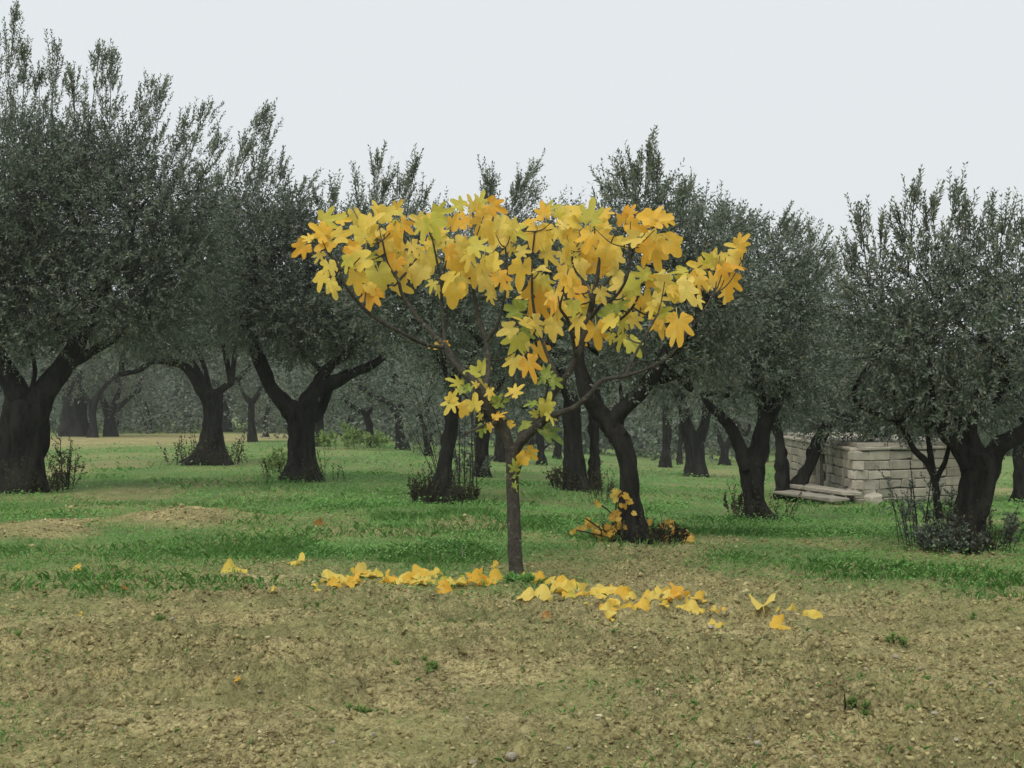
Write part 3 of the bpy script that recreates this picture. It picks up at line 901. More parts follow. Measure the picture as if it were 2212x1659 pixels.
# the nearer background rows, each with its own fork
BACK = [
    ('olive tree forking into three straight limbs far beyond the bare earth', (238, 922), [[(238, 924, 13), (236, 905, 11), (236, 890, 10)], [(233, 893, 8), (222, 862, 6), (212, 835, 4)], [(237, 893, 8), (252, 860, 6), (262, 832, 4)], [(241, 896, 7), (270, 868, 5), (296, 845, 4)]], [(240, 800, 110, 50, 0, 2.0), (300, 830, 70, 35, 1, 1.6), (170, 800, 70, 45, 0, 1.6)]),
    ('thin twisted olive tree with a leaning bough at the edge of the bare earth', (200, 945), [[(203, 948, 11), (202, 915, 8), (200, 885, 8), (206, 862, 8)], [(204, 868, 7), (222, 840, 6), (245, 815, 6), (272, 806, 6), (300, 800, 5)], [(200, 880, 6), (185, 855, 5), (170, 830, 4)]], [(250, 760, 110, 45, 0, 1.6), (170, 780, 80, 50, 0, 1.6)]),
    ('broad old olive stump-like trunk in shade behind the tallest tree', (168, 930), [[(166, 934, 34), (162, 900, 28), (160, 850, 25), (158, 800, 24), (155, 760, 20)]], [(150, 730, 120, 50, 0, 1.6), (90, 800, 60, 40, 1, 1.2)]),
    ('slender olive tree with small Y crown beside the bare earth strip', (545, 955), [[(546, 957, 10), (544, 925, 8), (543, 890, 8), (543, 862, 8)], [(540, 868, 6), (525, 850, 4), (513, 820, 3)], [(546, 868, 6), (560, 845, 5), (570, 820, 3)]], [(540, 790, 90, 45, 0, 1.8), (600, 830, 60, 40, 1, 1.5), (490, 800, 60, 45, 0, 1.5)]),
    ('small leafless-looking olive tree with bowed limbs in the far row', (575, 945), [[(575, 948, 6), (573, 925, 5), (570, 905, 5)], [(570, 908, 4), (560, 890, 3), (550, 875, 2)], [(571, 908, 4), (580, 885, 3), (592, 870, 2)]], [(580, 850, 60, 30, 0, 1.5)]),
    ('grey bent olive tree whose pale bough leans over the clover', (802, 968), [[(803, 970, 9), (800, 935, 8), (794, 905, 8), (785, 888, 7)], [(788, 892, 6), (765, 880, 5), (750, 868, 5), (742, 850, 4)], [(792, 900, 5), (805, 880, 4), (815, 870, 3)]], [(770, 820, 90, 45, 0, 1.6), (830, 810, 70, 45, 1, 1.5)]),
    ('olive tree with arching left bough standing above the clover', (868, 972), [[(870, 975, 15), (866, 945, 10), (862, 915, 9), (858, 885, 9)], [(856, 890, 8), (835, 868, 6), (810, 858, 5), (785, 842, 4)], [(860, 886, 7), (875, 868, 6), (882, 845, 4)]], [(850, 810, 90, 45, 0, 1.6), (900, 840, 70, 45, .5, 1.4), (780, 820, 70, 30, 0, 1.4)]),
    ('thin straight olive trunk between the fig and the paired stems', (1168, 1005), [[(1169, 1008, 12), (1167, 970, 8), (1165, 920, 8), (1160, 870, 6)]], [(1160, 830, 90, 50, 0, 1.4), (1110, 870, 60, 40, 1, 1.2)]),
    ('short dark olive trunk half hidden beyond the paired stems', (1205, 992), [[(1205, 994, 9), (1205, 960, 8), (1207, 920, 7)]], [(1210, 880, 80, 40, 0, 1.4)]),
    ('dark pole-like olive trunk in the row behind the creeper-clad tree', (1440, 1010), [[(1440, 1013, 13), (1439, 975, 10), (1440, 930, 10), (1440, 880, 8)]], [(1430, 850, 90, 45, 0, 1.4)]),
    ('thin olive pole beside a darker trunk in the shaded row', (1468, 1005), [[(1468, 1007, 7), (1469, 970, 6), (1472, 920, 6)]], [(1470, 870, 70, 40, 1, 1.3)]),
    ('dim olive trunk behind the slim skirted trunk', (1085, 998), [[(1085, 1000, 17), (1083, 965, 13), (1080, 925, 13), (1078, 880, 10)]], [(1080, 850, 80, 40, 0, 1.3), (1020, 860, 60, 40, 1, 1.2)]),
    ('forked olive tree in front of the far end of the hut', (1565, 1005), [[(1566, 1008, 12), (1566, 985, 10), (1566, 960, 9)], [(1562, 965, 7), (1552, 940, 6), (1545, 915, 4)], [(1570, 965, 7), (1582, 940, 6), (1590, 915, 4)]], [(1570, 880, 80, 40, 0, 1.4), (1620, 900, 50, 30, .5, 1.1)]),
    ('thin dark olive trunk just behind the wide Y tree', (690, 965), [[(690, 968, 12), (689, 935, 10), (690, 900, 9), (694, 870, 7)]], [(690, 830, 80, 45, 0, 1.5), (640, 860, 50, 40, 1, 1.3)]),
    ('small olive tree low in the shade beyond the clover mound', (925, 985), [[(925, 987, 9), (922, 960, 7), (918, 930, 6), (905, 900, 5)]], [(920, 880, 70, 50, 0, 1.4), (940, 930, 50, 30, 1, 1.0)]),
]
for i, (lab, base, stems, blobs) in enumerate(BACK):
    olive(lab, base, stems, blobs, seed=40 + i, cover=2.0, ll=.15, lw=.045, group='olive trees of the back rows', nl=12)

# ---- far rows that close the view: copies of three trees
def far_proto(seed):
    rng = np.random.default_rng(seed)
    root = empty('far_olive_tree', (0, 0, 0), 'distant hazy olive tree in the rows closing off the grove', 'olive tree', 'distant olive trees closing off the grove')
    lean = rng.normal() * .15
    pts = np.array([[0, 0, -.1, .22], [lean * .3, 0, .5, .15], [lean, .05, 1.1, .14], [lean + .1, 0, 1.5, .12]])
    add('trunk', tube_mesh('trunk', pts, M_OLIVE_BARK, seg=10, rough=.3, step=.6, seed=seed, flare=True), root)
    for k in range(4):
        a = k * 1.57 + rng.random()
        e = np.array([lean + math.cos(a) * 1.1, math.sin(a) * 1.1, 2.5])
        add('limb', tube_mesh('limb', np.array([[lean, .05, 1.1, .13], [(lean + e[0]) / 2, e[1] / 2, 1.7, .1], [*e, .05]]), M_OLIVE_BARK, seg=7, rough=.2, step=1, seed=seed + k), root)
    cr = Crown(rng)
    for k in range(11):
        a = k * 2.4 + rng.random()
        rr = 1.5 * math.sqrt((k + .5) / 11)
        c = np.array([math.cos(a) * rr, math.sin(a) * rr, 2.55 + rng.random() * 1.1 - .35 * rr])
        cr.blob(c, np.array([1.05, 1.05, .85]), 650, .22, .07, 10)
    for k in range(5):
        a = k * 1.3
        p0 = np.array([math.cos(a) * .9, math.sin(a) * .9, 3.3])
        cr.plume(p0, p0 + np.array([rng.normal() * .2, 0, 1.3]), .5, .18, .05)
    for k in range(9):
        a = k * .7 + rng.random() * .4
        c = np.array([math.cos(a) * 1.8, math.sin(a) * 1.8, 1.25 + .7 * rng.random()])
        cr.blob(c, np.array([.75, .75, .65]), 330, .2, .06, 10)
    add('crown', cr.mesh('crown', np.zeros(3)), root, kind='stuff')
    return root


def copy_tree(o, parent=None):
    c = o.copy()
    COL.objects.link(c)
    c.parent = parent
    for ch in list(o.children): copy_tree(ch, c)
    return c


protos = [far_proto(70 + k) for k in range(3)]
for p_ in protos: bpy.context.view_layer.update()
spots = []
rr = random.Random(5)
for (y, step, jit) in ((78, 6.8, 1.2), (93, 7.4, 1.6), (110, 8.2, 2.0)):
    half = y * .40
    x = -half
    while x < half:
        spots.append((x + rr.uniform(-jit, jit), y + rr.uniform(-2.5, 2.5)))
        x += step
used = [False] * 3
for i, (x, y) in enumerate(spots):
    k = i % 3
    o = protos[k] if not used[k] else copy_tree(protos[k])
    used[k] = True
    o.location = (x, y, float(ground_z(x, y)))
    o.rotation_euler = (0, 0, rr.uniform(0, 6.28))
    s = rr.uniform(.85, 1.15) * 1.55
    o.scale = (s * 1.1, s * 1.1, s)

# scrub closing the gaps under the far rows
def scrub_proto(seed):
    rng = np.random.default_rng(seed)
    root = empty('scrub_bush', (0, 0, 0), 'dark green scrub bush under the distant olive rows', 'bush', 'scrub under the distant olive rows')
    cr = Crown(rng)
    for k in range(6):
        c = np.array([rng.normal() * .9, rng.normal() * .5, .6 + .5 * rng.random()])
        cr.blob(c, np.array([1.0, .8, .75]), 420, .18, .065, 10)
    add('foliage', cr.mesh('foliage', np.zeros(3)), root, kind='stuff')
    for k in range(3):
        a = rng.normal() * .4
        add('stem', tube_mesh('stem', np.array([[a * .4, 0, -.1, .05], [a, 0, .5, .035], [a * 1.6, .1, 1.1, .015]]), M_OLIVE_BARK, seg=6, step=2), root)
    return root


sp = [scrub_proto(90 + k) for k in range(2)]
n_s = 0
for (y, step, u0) in ((57, 3.6, -.13), (73, 5.2, -.4), (87, 5.2, -.4), (102, 5.8, -.4)):
    x = y * u0
    while x < y * (.4 if y > 60 else .2):
        o = sp[n_s] if n_s < 2 else copy_tree(sp[n_s % 2])
        n_s += 1
        xx, yy = x + rr.uniform(-.8, .8), y + rr.uniform(-1.5, 1.5)
        o.location = (xx, yy, float(ground_z(xx, yy)))
        o.rotation_euler = (0, 0, rr.uniform(0, 6.28))
        k = rr.uniform(.75, 1.25) * 1.5
        o.scale = (k * 1.1, k * 1.1, k)
        x += step

# ------------------------------------------------------------------ the fig tree
def leaf_mesh(name, seed, lobes, sinus, fold, droop, curl, width=1.0, serr=.03, size=1.0):
    """a lobed fig leaf of length ~1 along +Y from the petiole at the origin, facing +Z"""
    rng = np.random.default_rng(seed)
    na, nr = 44, 3
    th = np.linspace(-math.radians(158), math.radians(158), na)
    r = np.full(na, sinus)
    for (a, ln, w) in lobes:
        d = np.abs(th - math.radians(a)) / math.radians(w)
        r = np.maximum(r, sinus + (ln - sinus) * np.exp(-d ** 2.6))
    r = r * np.clip((math.radians(172) - np.abs(th)) / .35, .45, 1)
    r = r * (1 + serr * rng.normal(size=na))
    X = [np.zeros(3)]
    vein = [.5]
    for k in range(1, nr + 1):
        q = (k / nr) ** .9
        for i in range(na):
            x, y = math.sin(th[i]) * r[i] * q * width, math.cos(th[i]) * r[i] * q
            z = -fold * abs(x) * .0 + fold * abs(x) - droop * (y * y + .5 * x * x) + curl * q * q * math.sin(th[i] * 3 + seed) * .35 + rng.normal() * .012 * q
            X.append(np.array([x, y, z]))
            near_v = min(abs(th[i] - math.radians(a)) for (a, _, _) in lobes)
            vein.append(.35 if near_v < .06 and k < nr else .0)
    F = []
    for i in range(na - 1):
        F.append((0, 1 + i + 1, 1 + i))
        for k in range(nr - 1):
            a = 1 + k * na + i
            F.append((a, a + 1, a + na + 1, a + na))
    X = np.array(X)
    # petiole: slim four-sided stalk running back from the blade
    nb = len(X)
    pet = []
    for k in range(5):
        t = k / 4
        c = np.array([.04 * math.sin(t * 2 + seed), -.42 * t, -.10 * math.sin(t * 1.5) - .0])
        w = .020 - .004 * t
        for (dx, dz) in ((w, 0), (0, w), (-w, 0), (0, -w)):
            pet.append(c + np.array([dx, 0, dz])); vein.append(1.0)
    X = np.vstack([X, pet])
    for k in range(4):
        for j in range(4):
            a = nb + k * 4 + j; b = nb + k * 4 + (j + 1) % 4
            F.append((a, b, b + 4, a + 4))
    me = bpy.data.meshes.new(name)
    me.from_pydata((X * size).tolist(), [], F)
    me.materials.append(M_FIG_LEAF)
    me.polygons.foreach_set('use_smooth', np.ones(len(me.polygons), bool))
    at = me.attributes.new('vein', 'FLOAT', 'POINT')
    at.data.foreach_set('value', np.array(vein, np.float32))
    return me


L5 = [(0, .84, 16), (44, .66, 14), (-44, .66, 14), (96, .44, 19), (-96, .44, 19)]
L3 = [(0, .88, 19), (48, .62, 18), (-48, .62, 18), (110, .36, 24), (-110, .36, 24)]
LB = [(0, .80, 27), (50, .60, 25), (-50, .60, 25), (105, .42, 28), (-105, .42, 28)]
LEAVES = [leaf_mesh('fig_leaf', 1, L5, .30, .10, .10, .10), leaf_mesh('fig_leaf', 2, L5, .34, .30, .25, .18), leaf_mesh('fig_leaf', 3, L3, .36, .18, .15, .12),
          leaf_mesh('fig_leaf', 4, L3, .33, .45, .30, .15), leaf_mesh('fig_leaf', 5, LB, .38, .20, .30, .20), leaf_mesh('fig_leaf', 6, L5, .34, .05, .12, .25),
          leaf_mesh('fig_leaf', 7, L5, .26, .22, .40, .12, .92), leaf_mesh('fig_leaf', 8, L3, .34, .60, .20, .1, 1.05)]
CRUMPLED = [leaf_mesh('fallen_leaf', 21, LB, .48, .45, .55, .5), leaf_mesh('fallen_leaf', 22, L3, .40, .7, .2, .6), leaf_mesh('fallen_leaf', 23, L5, .34, .3, .75, .45),
            leaf_mesh('fallen_leaf', 24, LB, .52, .15, .35, .7), leaf_mesh('fallen_leaf', 25, L3, .42, .9, .5, .3)]

PALETTE = {'o': [(.87, .53, .07), (.88, .56, .08), (.88, .48, .06), (.87, .58, .10)],
           'y': [(.87, .66, .13), (.86, .63, .11), (.87, .69, .18), (.85, .66, .15)],
           'l': [(.66, .60, .10), (.58, .56, .10), (.70, .62, .12)],
           'g': [(.26, .36, .07), (.22, .31, .06), (.32, .40, .08)],
           'd': [(.10, .19, .05), (.12, .22, .05)],
           'p': [(.84, .66, .17), (.82, .62, .14)],
           'b': [(.40, .17, .06), (.34, .12, .04)]}
fr = random.Random(3)


def frame_matrix(t, n):
    """matrix columns: x = side, y = tip direction, z = normal"""
    from mathutils import Matrix, Vector
    t = Vector(t).normalized()
    n = Vector(n)
    n = (n - t * n.dot(t)).normalized()
    x = t.cross(n)
    return Matrix((x, t, n)).transposed()


FIG_Y = hit(1113, 1250)[1]
FIG0 = hit(1113, 1250)
fig = empty('fig_tree', FIG0, 'young fig tree with bright yellow autumn leaves and single slim trunk', 'fig tree')


def fig_poly(pts):
    a = px_poly(pts, FIG_Y)
    return a


BR = []


def fig_branch(name, pts, seg=8, rough=.12, is_world=False):
    a = np.array(pts, float) if is_world else fig_poly(pts)
    BR.append(catmull(a, 14))
    b = a.copy(); b[:, :3] -= FIG0
    return add(name, tube_mesh(name, b, M_FIG_BARK, seg=seg, rough=rough, step=.6, seed=len(BR)), fig)


fig_branch('trunk', [(1118, 1262, 21), (1116, 1235, 17), (1112, 1180, 15), (1110, 1110, 14.5), (1108, 1050, 14), (1107, 1000, 14), (1107, 965, 14.5)], 16, .16)
fig_branch('branch', [(1108, 980, 12), (1085, 925, 12), (1062, 890, 11.5), (1045, 855, 11), (1028, 830, 10), (998, 800, 9, .05), (975, 770, 8, .08), (960, 745, 7, .1)], 10)
fig_branch('branch', [(1110, 985, 9), (1125, 955, 10, -.05), (1145, 935, 10, -.1), (1175, 908, 9, -.15), (1205, 893, 7, -.2), (1240, 880, 6, -.25), (1275, 850, 5, -.3), (1300, 822, 5, -.3), (1350, 812, 4, -.35), (1400, 795, 3.5, -.4), (1450, 765, 3, -.4), (1500, 700, 2.5, -.4), (1540, 640, 2.2, -.4)], 9)
fig_branch('branch', [(1112, 975, 9), (1135, 930, 8, .1), (1170, 885, 8, .2), (1210, 830, 7.5, .25), (1245, 775, 7.5, .25), (1262, 725, 7.5, .25), (1273, 680, 7, .25), (1282, 640, 6.5, .2), (1290, 600, 5, .2), (1295, 560, 3, .2)], 9)
fig_branch('branch', [(960, 750, 5, .1), (925, 746, 4.5), (890, 730, 4.5, -.1), (855, 712, 4, -.15), (815, 690, 4, -.2), (780, 660, 4, -.25), (750, 622, 3.5, -.3), (738, 595, 3, -.3), (725, 560, 2.2, -.3)], 8)
fig_branch('branch', [(962, 748, 6, .1), (930, 715, 5, .15), (905, 690, 4.5, .2), (885, 660, 4.5, .25), (868, 635, 4, .25), (860, 605, 3.5, .25), (838, 570, 2.6, .25), (826, 520, 2, .2)], 8)
fig_branch('branch', [(860, 608, 3, .25), (885, 580, 2.5, .28), (905, 550, 2, .3)], 7)
fig_branch('branch', [(962, 745, 5, .1), (957, 700, 3, .15), (955, 650, 3, .2), (953, 610, 3, .2), (945, 570, 2.6, .2), (935, 520, 2, .2)], 7)
fig_branch('branch', [(953, 650, 2.5, .2), (958, 600, 2.4, .15), (965, 555, 2, .1)], 7)
fig_branch('branch', [(1045, 858, 7, 0), (1055, 800, 6, .25), (1050, 740, 5.5, .4), (1035, 690, 5, .5), (1025, 640, 4, .5), (1018, 600, 3, .5), (1010, 540, 2.2, .5)], 8)
fig_branch('branch', [(1050, 740, 4, .4), (1075, 700, 3.5, .35), (1090, 640, 3, .3), (1095, 590, 2.6, .3), (1092, 535, 2, .3)], 7)
fig_branch('branch', [(1040, 645, 3.5, .45), (1065, 630, 3, .3), (1085, 600, 2.6, .2), (1092, 560, 2.2, .2)], 7)
fig_branch('branch', [(1075, 915, 6, 0), (1050, 918, 4.5, -.15), (1025, 928, 3, -.25), (1000, 940, 2, -.3)], 7)
fig_branch('branch', [(1060, 890, 4, 0), (1035, 880, 3, -.1), (1010, 860, 2.4, -.15), (1000, 850, 2, -.2)], 7)
fig_branch('branch', [(1150, 933, 4, -.1), (1172, 895, 3.5, -.15), (1178, 860, 3, -.15), (1185, 830, 2.4, -.2)], 7)
fig_branch('branch', [(1245, 775, 4.5, .25), (1235, 720, 4, .1), (1225, 690, 3.5, 0), (1210, 665, 3, -.1), (1215, 640, 2.4, -.15)], 7)
fig_branch('branch', [(1268, 700, 5, .25), (1295, 662, 4, .1), (1325, 645, 3.4, -.05), (1350, 610, 3, -.15), (1360, 570, 2.5, -.2), (1358, 535, 2, -.2)], 8)
fig_branch('branch', [(1262, 735, 4.5, .25), (1300, 715, 3.6, .2), (1340, 690, 3.2, .15), (1372, 655, 2.8, .1), (1382, 615, 2.2, .1)], 8)
fig_branch('branch', [(1285, 630, 4, .2), (1315, 605, 3.2, .2), (1345, 560, 2.4, .25)], 7)
fig_branch('branch', [(1280, 650, 4, .2), (1262, 610, 3, .3), (1240, 580, 2.6, .35), (1235, 545, 2, .4)], 7)
fig_branch('branch', [(1210, 830, 5, .25), (1180, 760, 4, .45), (1160, 700, 3.5, .55), (1150, 640, 3, .6), (1150, 560, 2.2, .6), (1155, 500, 1.8, .6)], 8)
fig_branch('branch', [(1350, 812, 3.5, -.35), (1375, 760, 3, -.3), (1400, 715, 2.6, -.25), (1420, 680, 2.2, -.2)], 7)
fig_branch('branch', [(1110, 1045, 3.5, -.03), (1122, 1015, 2.6, -.06), (1130, 990, 2, -.08)], 6)
fig_branch('branch', [(1118, 990, 3, -.03), (1135, 975, 2.4, -.06)], 6)

Z3 = [(335,705,170,215,'o'),(385,620,110,160,'y'),(475,570,190,150,'o'),(520,665,170,210,'o'),(560,480,230,10,'l'),(650,490,120,350,'o'),(640,600,160,20,'y'),(470,760,120,250,'y'),
 (720,730,170,200,'o'),(560,850,190,290,'y'),(490,930,160,260,'y'),(560,960,120,280,'y'),(680,810,150,250,'l'),(760,790,200,200,'y'),(860,770,150,0,'l'),(750,930,200,280,'o'),(905,930,250,275,'l'),
 (845,1070,200,265,'o'),(800,560,230,100,'y'),(870,500,180,60,'y'),(890,400,120,110,'y'),(960,440,160,30,'y'),(1040,390,120,45,'o'),(1060,450,110,350,'l'),(1100,540,160,320,'o'),(1030,600,190,270,'o'),
 (1020,720,270,270,'o'),(1010,830,210,250,'o'),(820,650,210,210,'y'),(880,610,170,250,'y'),(960,650,150,300,'y'),(1190,490,140,160,'y'),(1230,560,190,260,'l'),(1300,540,210,300,'l'),(1370,430,190,10,'l'),
 (1480,370,140,150,'l'),(1580,370,150,120,'y'),(1650,340,140,80,'l'),(1760,400,180,335,'o'),(1640,420,130,100,'o'),(1650,520,200,250,'o'),(1700,590,180,300,'o'),(1530,490,150,110,'o'),(1450,500,140,60,'o'),
 (1330,640,190,240,'l'),(1400,680,150,280,'y'),(1250,690,160,200,'y'),(1160,700,150,300,'y'),(1260,800,210,280,'y'),(1200,880,190,250,'y'),(1090,900,140,260,'y'),(1160,920,130,290,'y'),(1290,970,120,250,'l'),
 (1340,1010,110,290,'y'),(1430,740,170,290,'o'),(1500,700,190,300,'y'),(1480,820,230,270,'o'),(1560,780,190,250,'y'),(1450,1030,210,250,'o'),(1420,930,180,230,'y'),(1520,950,170,300,'y'),(1600,890,180,280,'o'),
 (1640,690,200,340,'l'),(1560,660,140,60,'l'),(1680,850,240,260,'y'),(1740,790,150,70,'y'),(1700,960,190,290,'y'),(1720,1060,120,285,'y'),(1800,930,170,300,'o'),(1830,990,120,280,'y'),(1760,640,190,240,'y'),
 (1840,640,150,270,'y'),(1860,520,150,120,'y'),(1910,580,190,330,'l'),(1790,520,140,60,'y'),(1990,510,140,30,'o'),(2040,620,210,250,'o'),(2120,620,210,300,'o'),(2100,420,160,100,'o'),(2160,400,150,20,'l'),
 (1960,720,130,0,'y'),(1940,870,240,265,'o'),(2150,760,190,310,'y'),(2090,850,140,10,'y'),(2060,940,170,240,'l'),(2130,960,160,300,'l'),(2050,1040,280,260,'o'),(1880,1140,180,160,'g'),(1950,1100,110,40,'g'),
 (2100,1140,200,300,'o'),(2180,1080,180,270,'o'),(2170,1290,150,265,'y'),(1840,1290,160,210,'y'),(1960,1230,170,140,'y'),(1890,1390,240,250,'l'),(1980,1320,140,330,'g'),(2050,1260,190,300,'y'),(1980,1400,90,280,'y'),
 (2080,1450,170,310,'o'),(1880,1540,180,260,'y'),(2010,1570,230,285,'o')]
Z4 = [(560,440,120,60,'l'),(580,520,130,120,'y'),(690,420,140,140,'y'),(790,430,220,90,'l'),(660,500,140,170,'y'),(850,480,150,20,'o'),(900,440,130,10,'o'),(830,540,180,270,'l'),(920,540,120,0,'y'),(620,560,150,230,'y'),
 (560,600,160,290,'y'),(640,620,150,250,'o'),(1030,470,150,70,'o'),(1080,420,110,60,'o'),(1110,540,170,340,'o'),(1190,470,150,170,'o'),(1270,480,240,10,'o'),(1340,490,150,340,'o'),(1180,620,170,200,'y'),(1080,630,160,200,'y'),
 (1260,620,160,20,'y'),(1380,680,200,310,'o'),(1190,730,210,240,'o'),(1260,770,190,290,'o'),(1240,680,170,270,'y'),(770,640,210,250,'o'),(900,640,210,300,'o'),(980,690,190,290,'y'),(900,740,190,260,'o'),(960,790,160,280,'y'),
 (700,700,170,230,'y'),(620,700,150,270,'y'),(600,760,140,300,'y'),(640,800,170,250,'l'),(840,840,180,200,'o'),(870,860,150,330,'o'),(720,830,150,290,'y'),(590,920,200,250,'o'),(640,970,170,290,'o'),(680,1030,200,300,'o'),
 (530,1140,200,290,'o'),(960,900,150,240,'y'),(1000,1000,210,250,'y'),(1080,960,170,100,'l'),(870,1040,150,290,'y'),(910,1160,150,180,'g'),(1010,1100,150,30,'g'),(1060,1120,180,260,'y'),(730,1140,140,200,'l'),(640,1170,150,290,'y'),
 (690,1260,190,260,'y'),(520,1290,190,262,'y'),(830,1330,230,280,'o'),(710,1390,120,270,'o'),(920,1240,160,230,'y'),(1020,1270,220,285,'l'),(1110,1230,150,320,'y'),(930,1350,100,260,'l'),(1000,1370,160,240,'l'),(1100,1410,170,300,'l'),
 (1200,1060,180,80,'y'),(1180,1120,160,250,'o'),(1300,1060,160,0,'y'),(1420,1040,150,330,'y'),(1320,1160,150,30,'l'),(1270,1230,190,215,'o'),(1290,1280,150,290,'o'),(1340,1190,140,180,'l'),(1430,1280,270,280,'o'),(1390,1330,150,250,'o'),
 (1150,890,180,170,'l'),(1230,910,140,340,'l'),(1320,940,150,350,'y'),(1420,870,150,180,'l'),(1450,890,120,0,'l'),(1470,960,150,250,'y'),(1560,830,160,150,'y'),(1570,960,210,280,'o'),(1500,1030,180,300,'y'),(1570,1090,110,300,'y'),
 (1640,770,130,140,'l'),(1700,770,190,20,'y'),(1760,820,120,300,'l'),(1850,820,190,350,'o'),(1690,910,150,60,'o'),(1640,980,90,250,'y'),(1790,970,230,275,'o'),(1770,1040,140,260,'o'),(1840,680,170,160,'y'),(1890,640,140,50,'o')]
ZL = [(245,130,130,190,'o'),(325,115,70,350,'o'),(630,290,150,60,'l'),(540,345,140,180,'l'),(400,420,170,150,'l'),(350,620,170,240,'y'),(380,540,120,60,'y'),(470,650,160,230,'o'),(560,590,160,90,'y'),(620,450,130,120,'y'),(680,520,120,270,'y'),
 (560,440,80,140,'y'),(770,580,150,10,'g'),(720,560,90,80,'g'),(865,505,140,200,'y'),(905,490,150,40,'y'),(760,690,150,30,'o'),(780,735,100,280,'o'),(840,775,100,200,'o'),(680,795,85,280,'o'),(620,820,120,260,'g'),(600,710,80,250,'l'),(970,780,130,200,'g'),
 (1040,680,90,160,'l'),(1150,590,170,80,'l'),(1130,640,160,270,'l'),(1180,720,140,300,'l'),(1180,850,260,330,'d'),(1020,600,140,180,'g'),(1150,330,130,70,'g'),(1110,400,130,230,'g'),(1220,430,150,330,'g'),(500,480,100,230,'g'),(430,500,110,200,'g'),
 (940,1060,140,240,'o'),(1020,1010,150,310,'o'),(980,1040,130,280,'l'),(880,1110,130,100,'g'),(900,1170,120,30,'g'),(850,1180,100,180,'g'),(880,1310,95,270,'l'),(885,1260,70,80,'g')]
items = [(548.6 + x * .2976, 329.2 + y * .2976, s * .2976, a, c, 1) for (x, y, s, a, c) in Z3]
items += [(1042.3 + x * .2976, 329.2 + y * .2976, s * .2976, a, c, 1) for (x, y, s, a, c) in Z4]
for k in range(55):                                   # smaller leaves filling the crown behind the outer ones
    q = items[fr.randrange(len(items))]
    items.append((q[0] + fr.uniform(-26, 26), q[1] + fr.uniform(-14, 20), fr.uniform(34, 52), fr.uniform(200, 340), fr.choice('ooyyyl'), 2))
items += [(877.8 + x * .2646, 713.2 + y * .2646, s * .2646, a, c, 0) for (x, y, s, a, c) in ZL]


def nearest_on_branches(px, py):
    """depth of the drawn branch that passes closest to this place in the crown"""
    best = (1e9, 0.0)
    for b in BR[1:]:
        q = b[len(b) // 3:]
        qx = CX + q[:, 0] / q[:, 1] * FOC
        qy = HOR + (CAM_Z - q[:, 2]) / q[:, 1] * FOC
        d = np.hypot(qx - px, (qy - py) * .7)
        i = int(np.argmin(d))
        if d[i] < best[0]: best = (d[i], q[i, 1] - FIG_Y)
    return best


LEAF_POS = []
for (px, py, s, a, c, crown) in items:
    d, dy = nearest_on_branches(px, py)
    dy = dy + (.05 if crown == 1 else .16 if crown == 2 else 0) + fr.uniform(-.22, .22) * (1 if crown else .35) + (fr.uniform(-.35, .35) * min(1, d / 80) if crown else 0)
    y = FIG_Y + dy
    size_m = s * .90 / FOC * y
    ar = math.radians(a + fr.uniform(-8, 8))
    tip = np.array([math.cos(ar), fr.uniform(-.45, .25), math.sin(ar)])
    tip = tip / np.linalg.norm(tip)
    ctr = P(px, py, y)
    org = ctr - tip * size_m * .28
    nrm = np.array([fr.uniform(-.7, .7), -1.0, fr.uniform(-.25, .6) + (1.1 if fr.random() < .28 else 0)])
    o = add('leaf', LEAVES[fr.randrange(len(LEAVES))], fig)
    o.matrix_local = frame_matrix(tip, nrm).to_4x4()
    o.location = org - FIG0
    o.scale = (size_m, size_m, size_m)
    col = fr.choice(PALETTE[c])
    k = fr.uniform(.93, 1.05)
    o.color = (min(1, col[0] * k), min(1, col[1] * k * fr.uniform(.96, 1.04)), col[2] * k, 1)
    LEAF_POS.append((org - tip * size_m * .38, px, py))

# twigs that carry the leaves: each joins a few leaf stalks to the nearest branch
pts = np.array([p for p, _, _ in LEAF_POS])
left = list(range(len(pts)))
fr.shuffle(left)
ALLB = np.vstack([b for b in BR[1:]])
while left:
    i = left.pop()
    near_ = sorted(left, key=lambda j: np.linalg.norm(pts[j] - pts[i]))[:3]
    grp = [i] + [j for j in near_ if np.linalg.norm(pts[j] - pts[i]) < .17]
    for j in grp[1:]: left.remove(j)
    c = pts[grp].mean(0)
    d = np.linalg.norm(ALLB[:, :3] - c, axis=1) + .5 * np.maximum(0, ALLB[:, 2] - c[2])
    k = int(np.argmin(d))
    st = ALLB[k, :3]
    ln = np.linalg.norm(c - st)
    if ln < .03: continue
    mid = .5 * (st + c) + np.array([0, 0, -.12 * ln])
    r0 = min(.006, max(.003, ALLB[k, 3] * .7))
    fig_branch('twig', [[*st, r0], [*mid, r0 * .85], [*c, r0 * .6]], 6, .08, True)

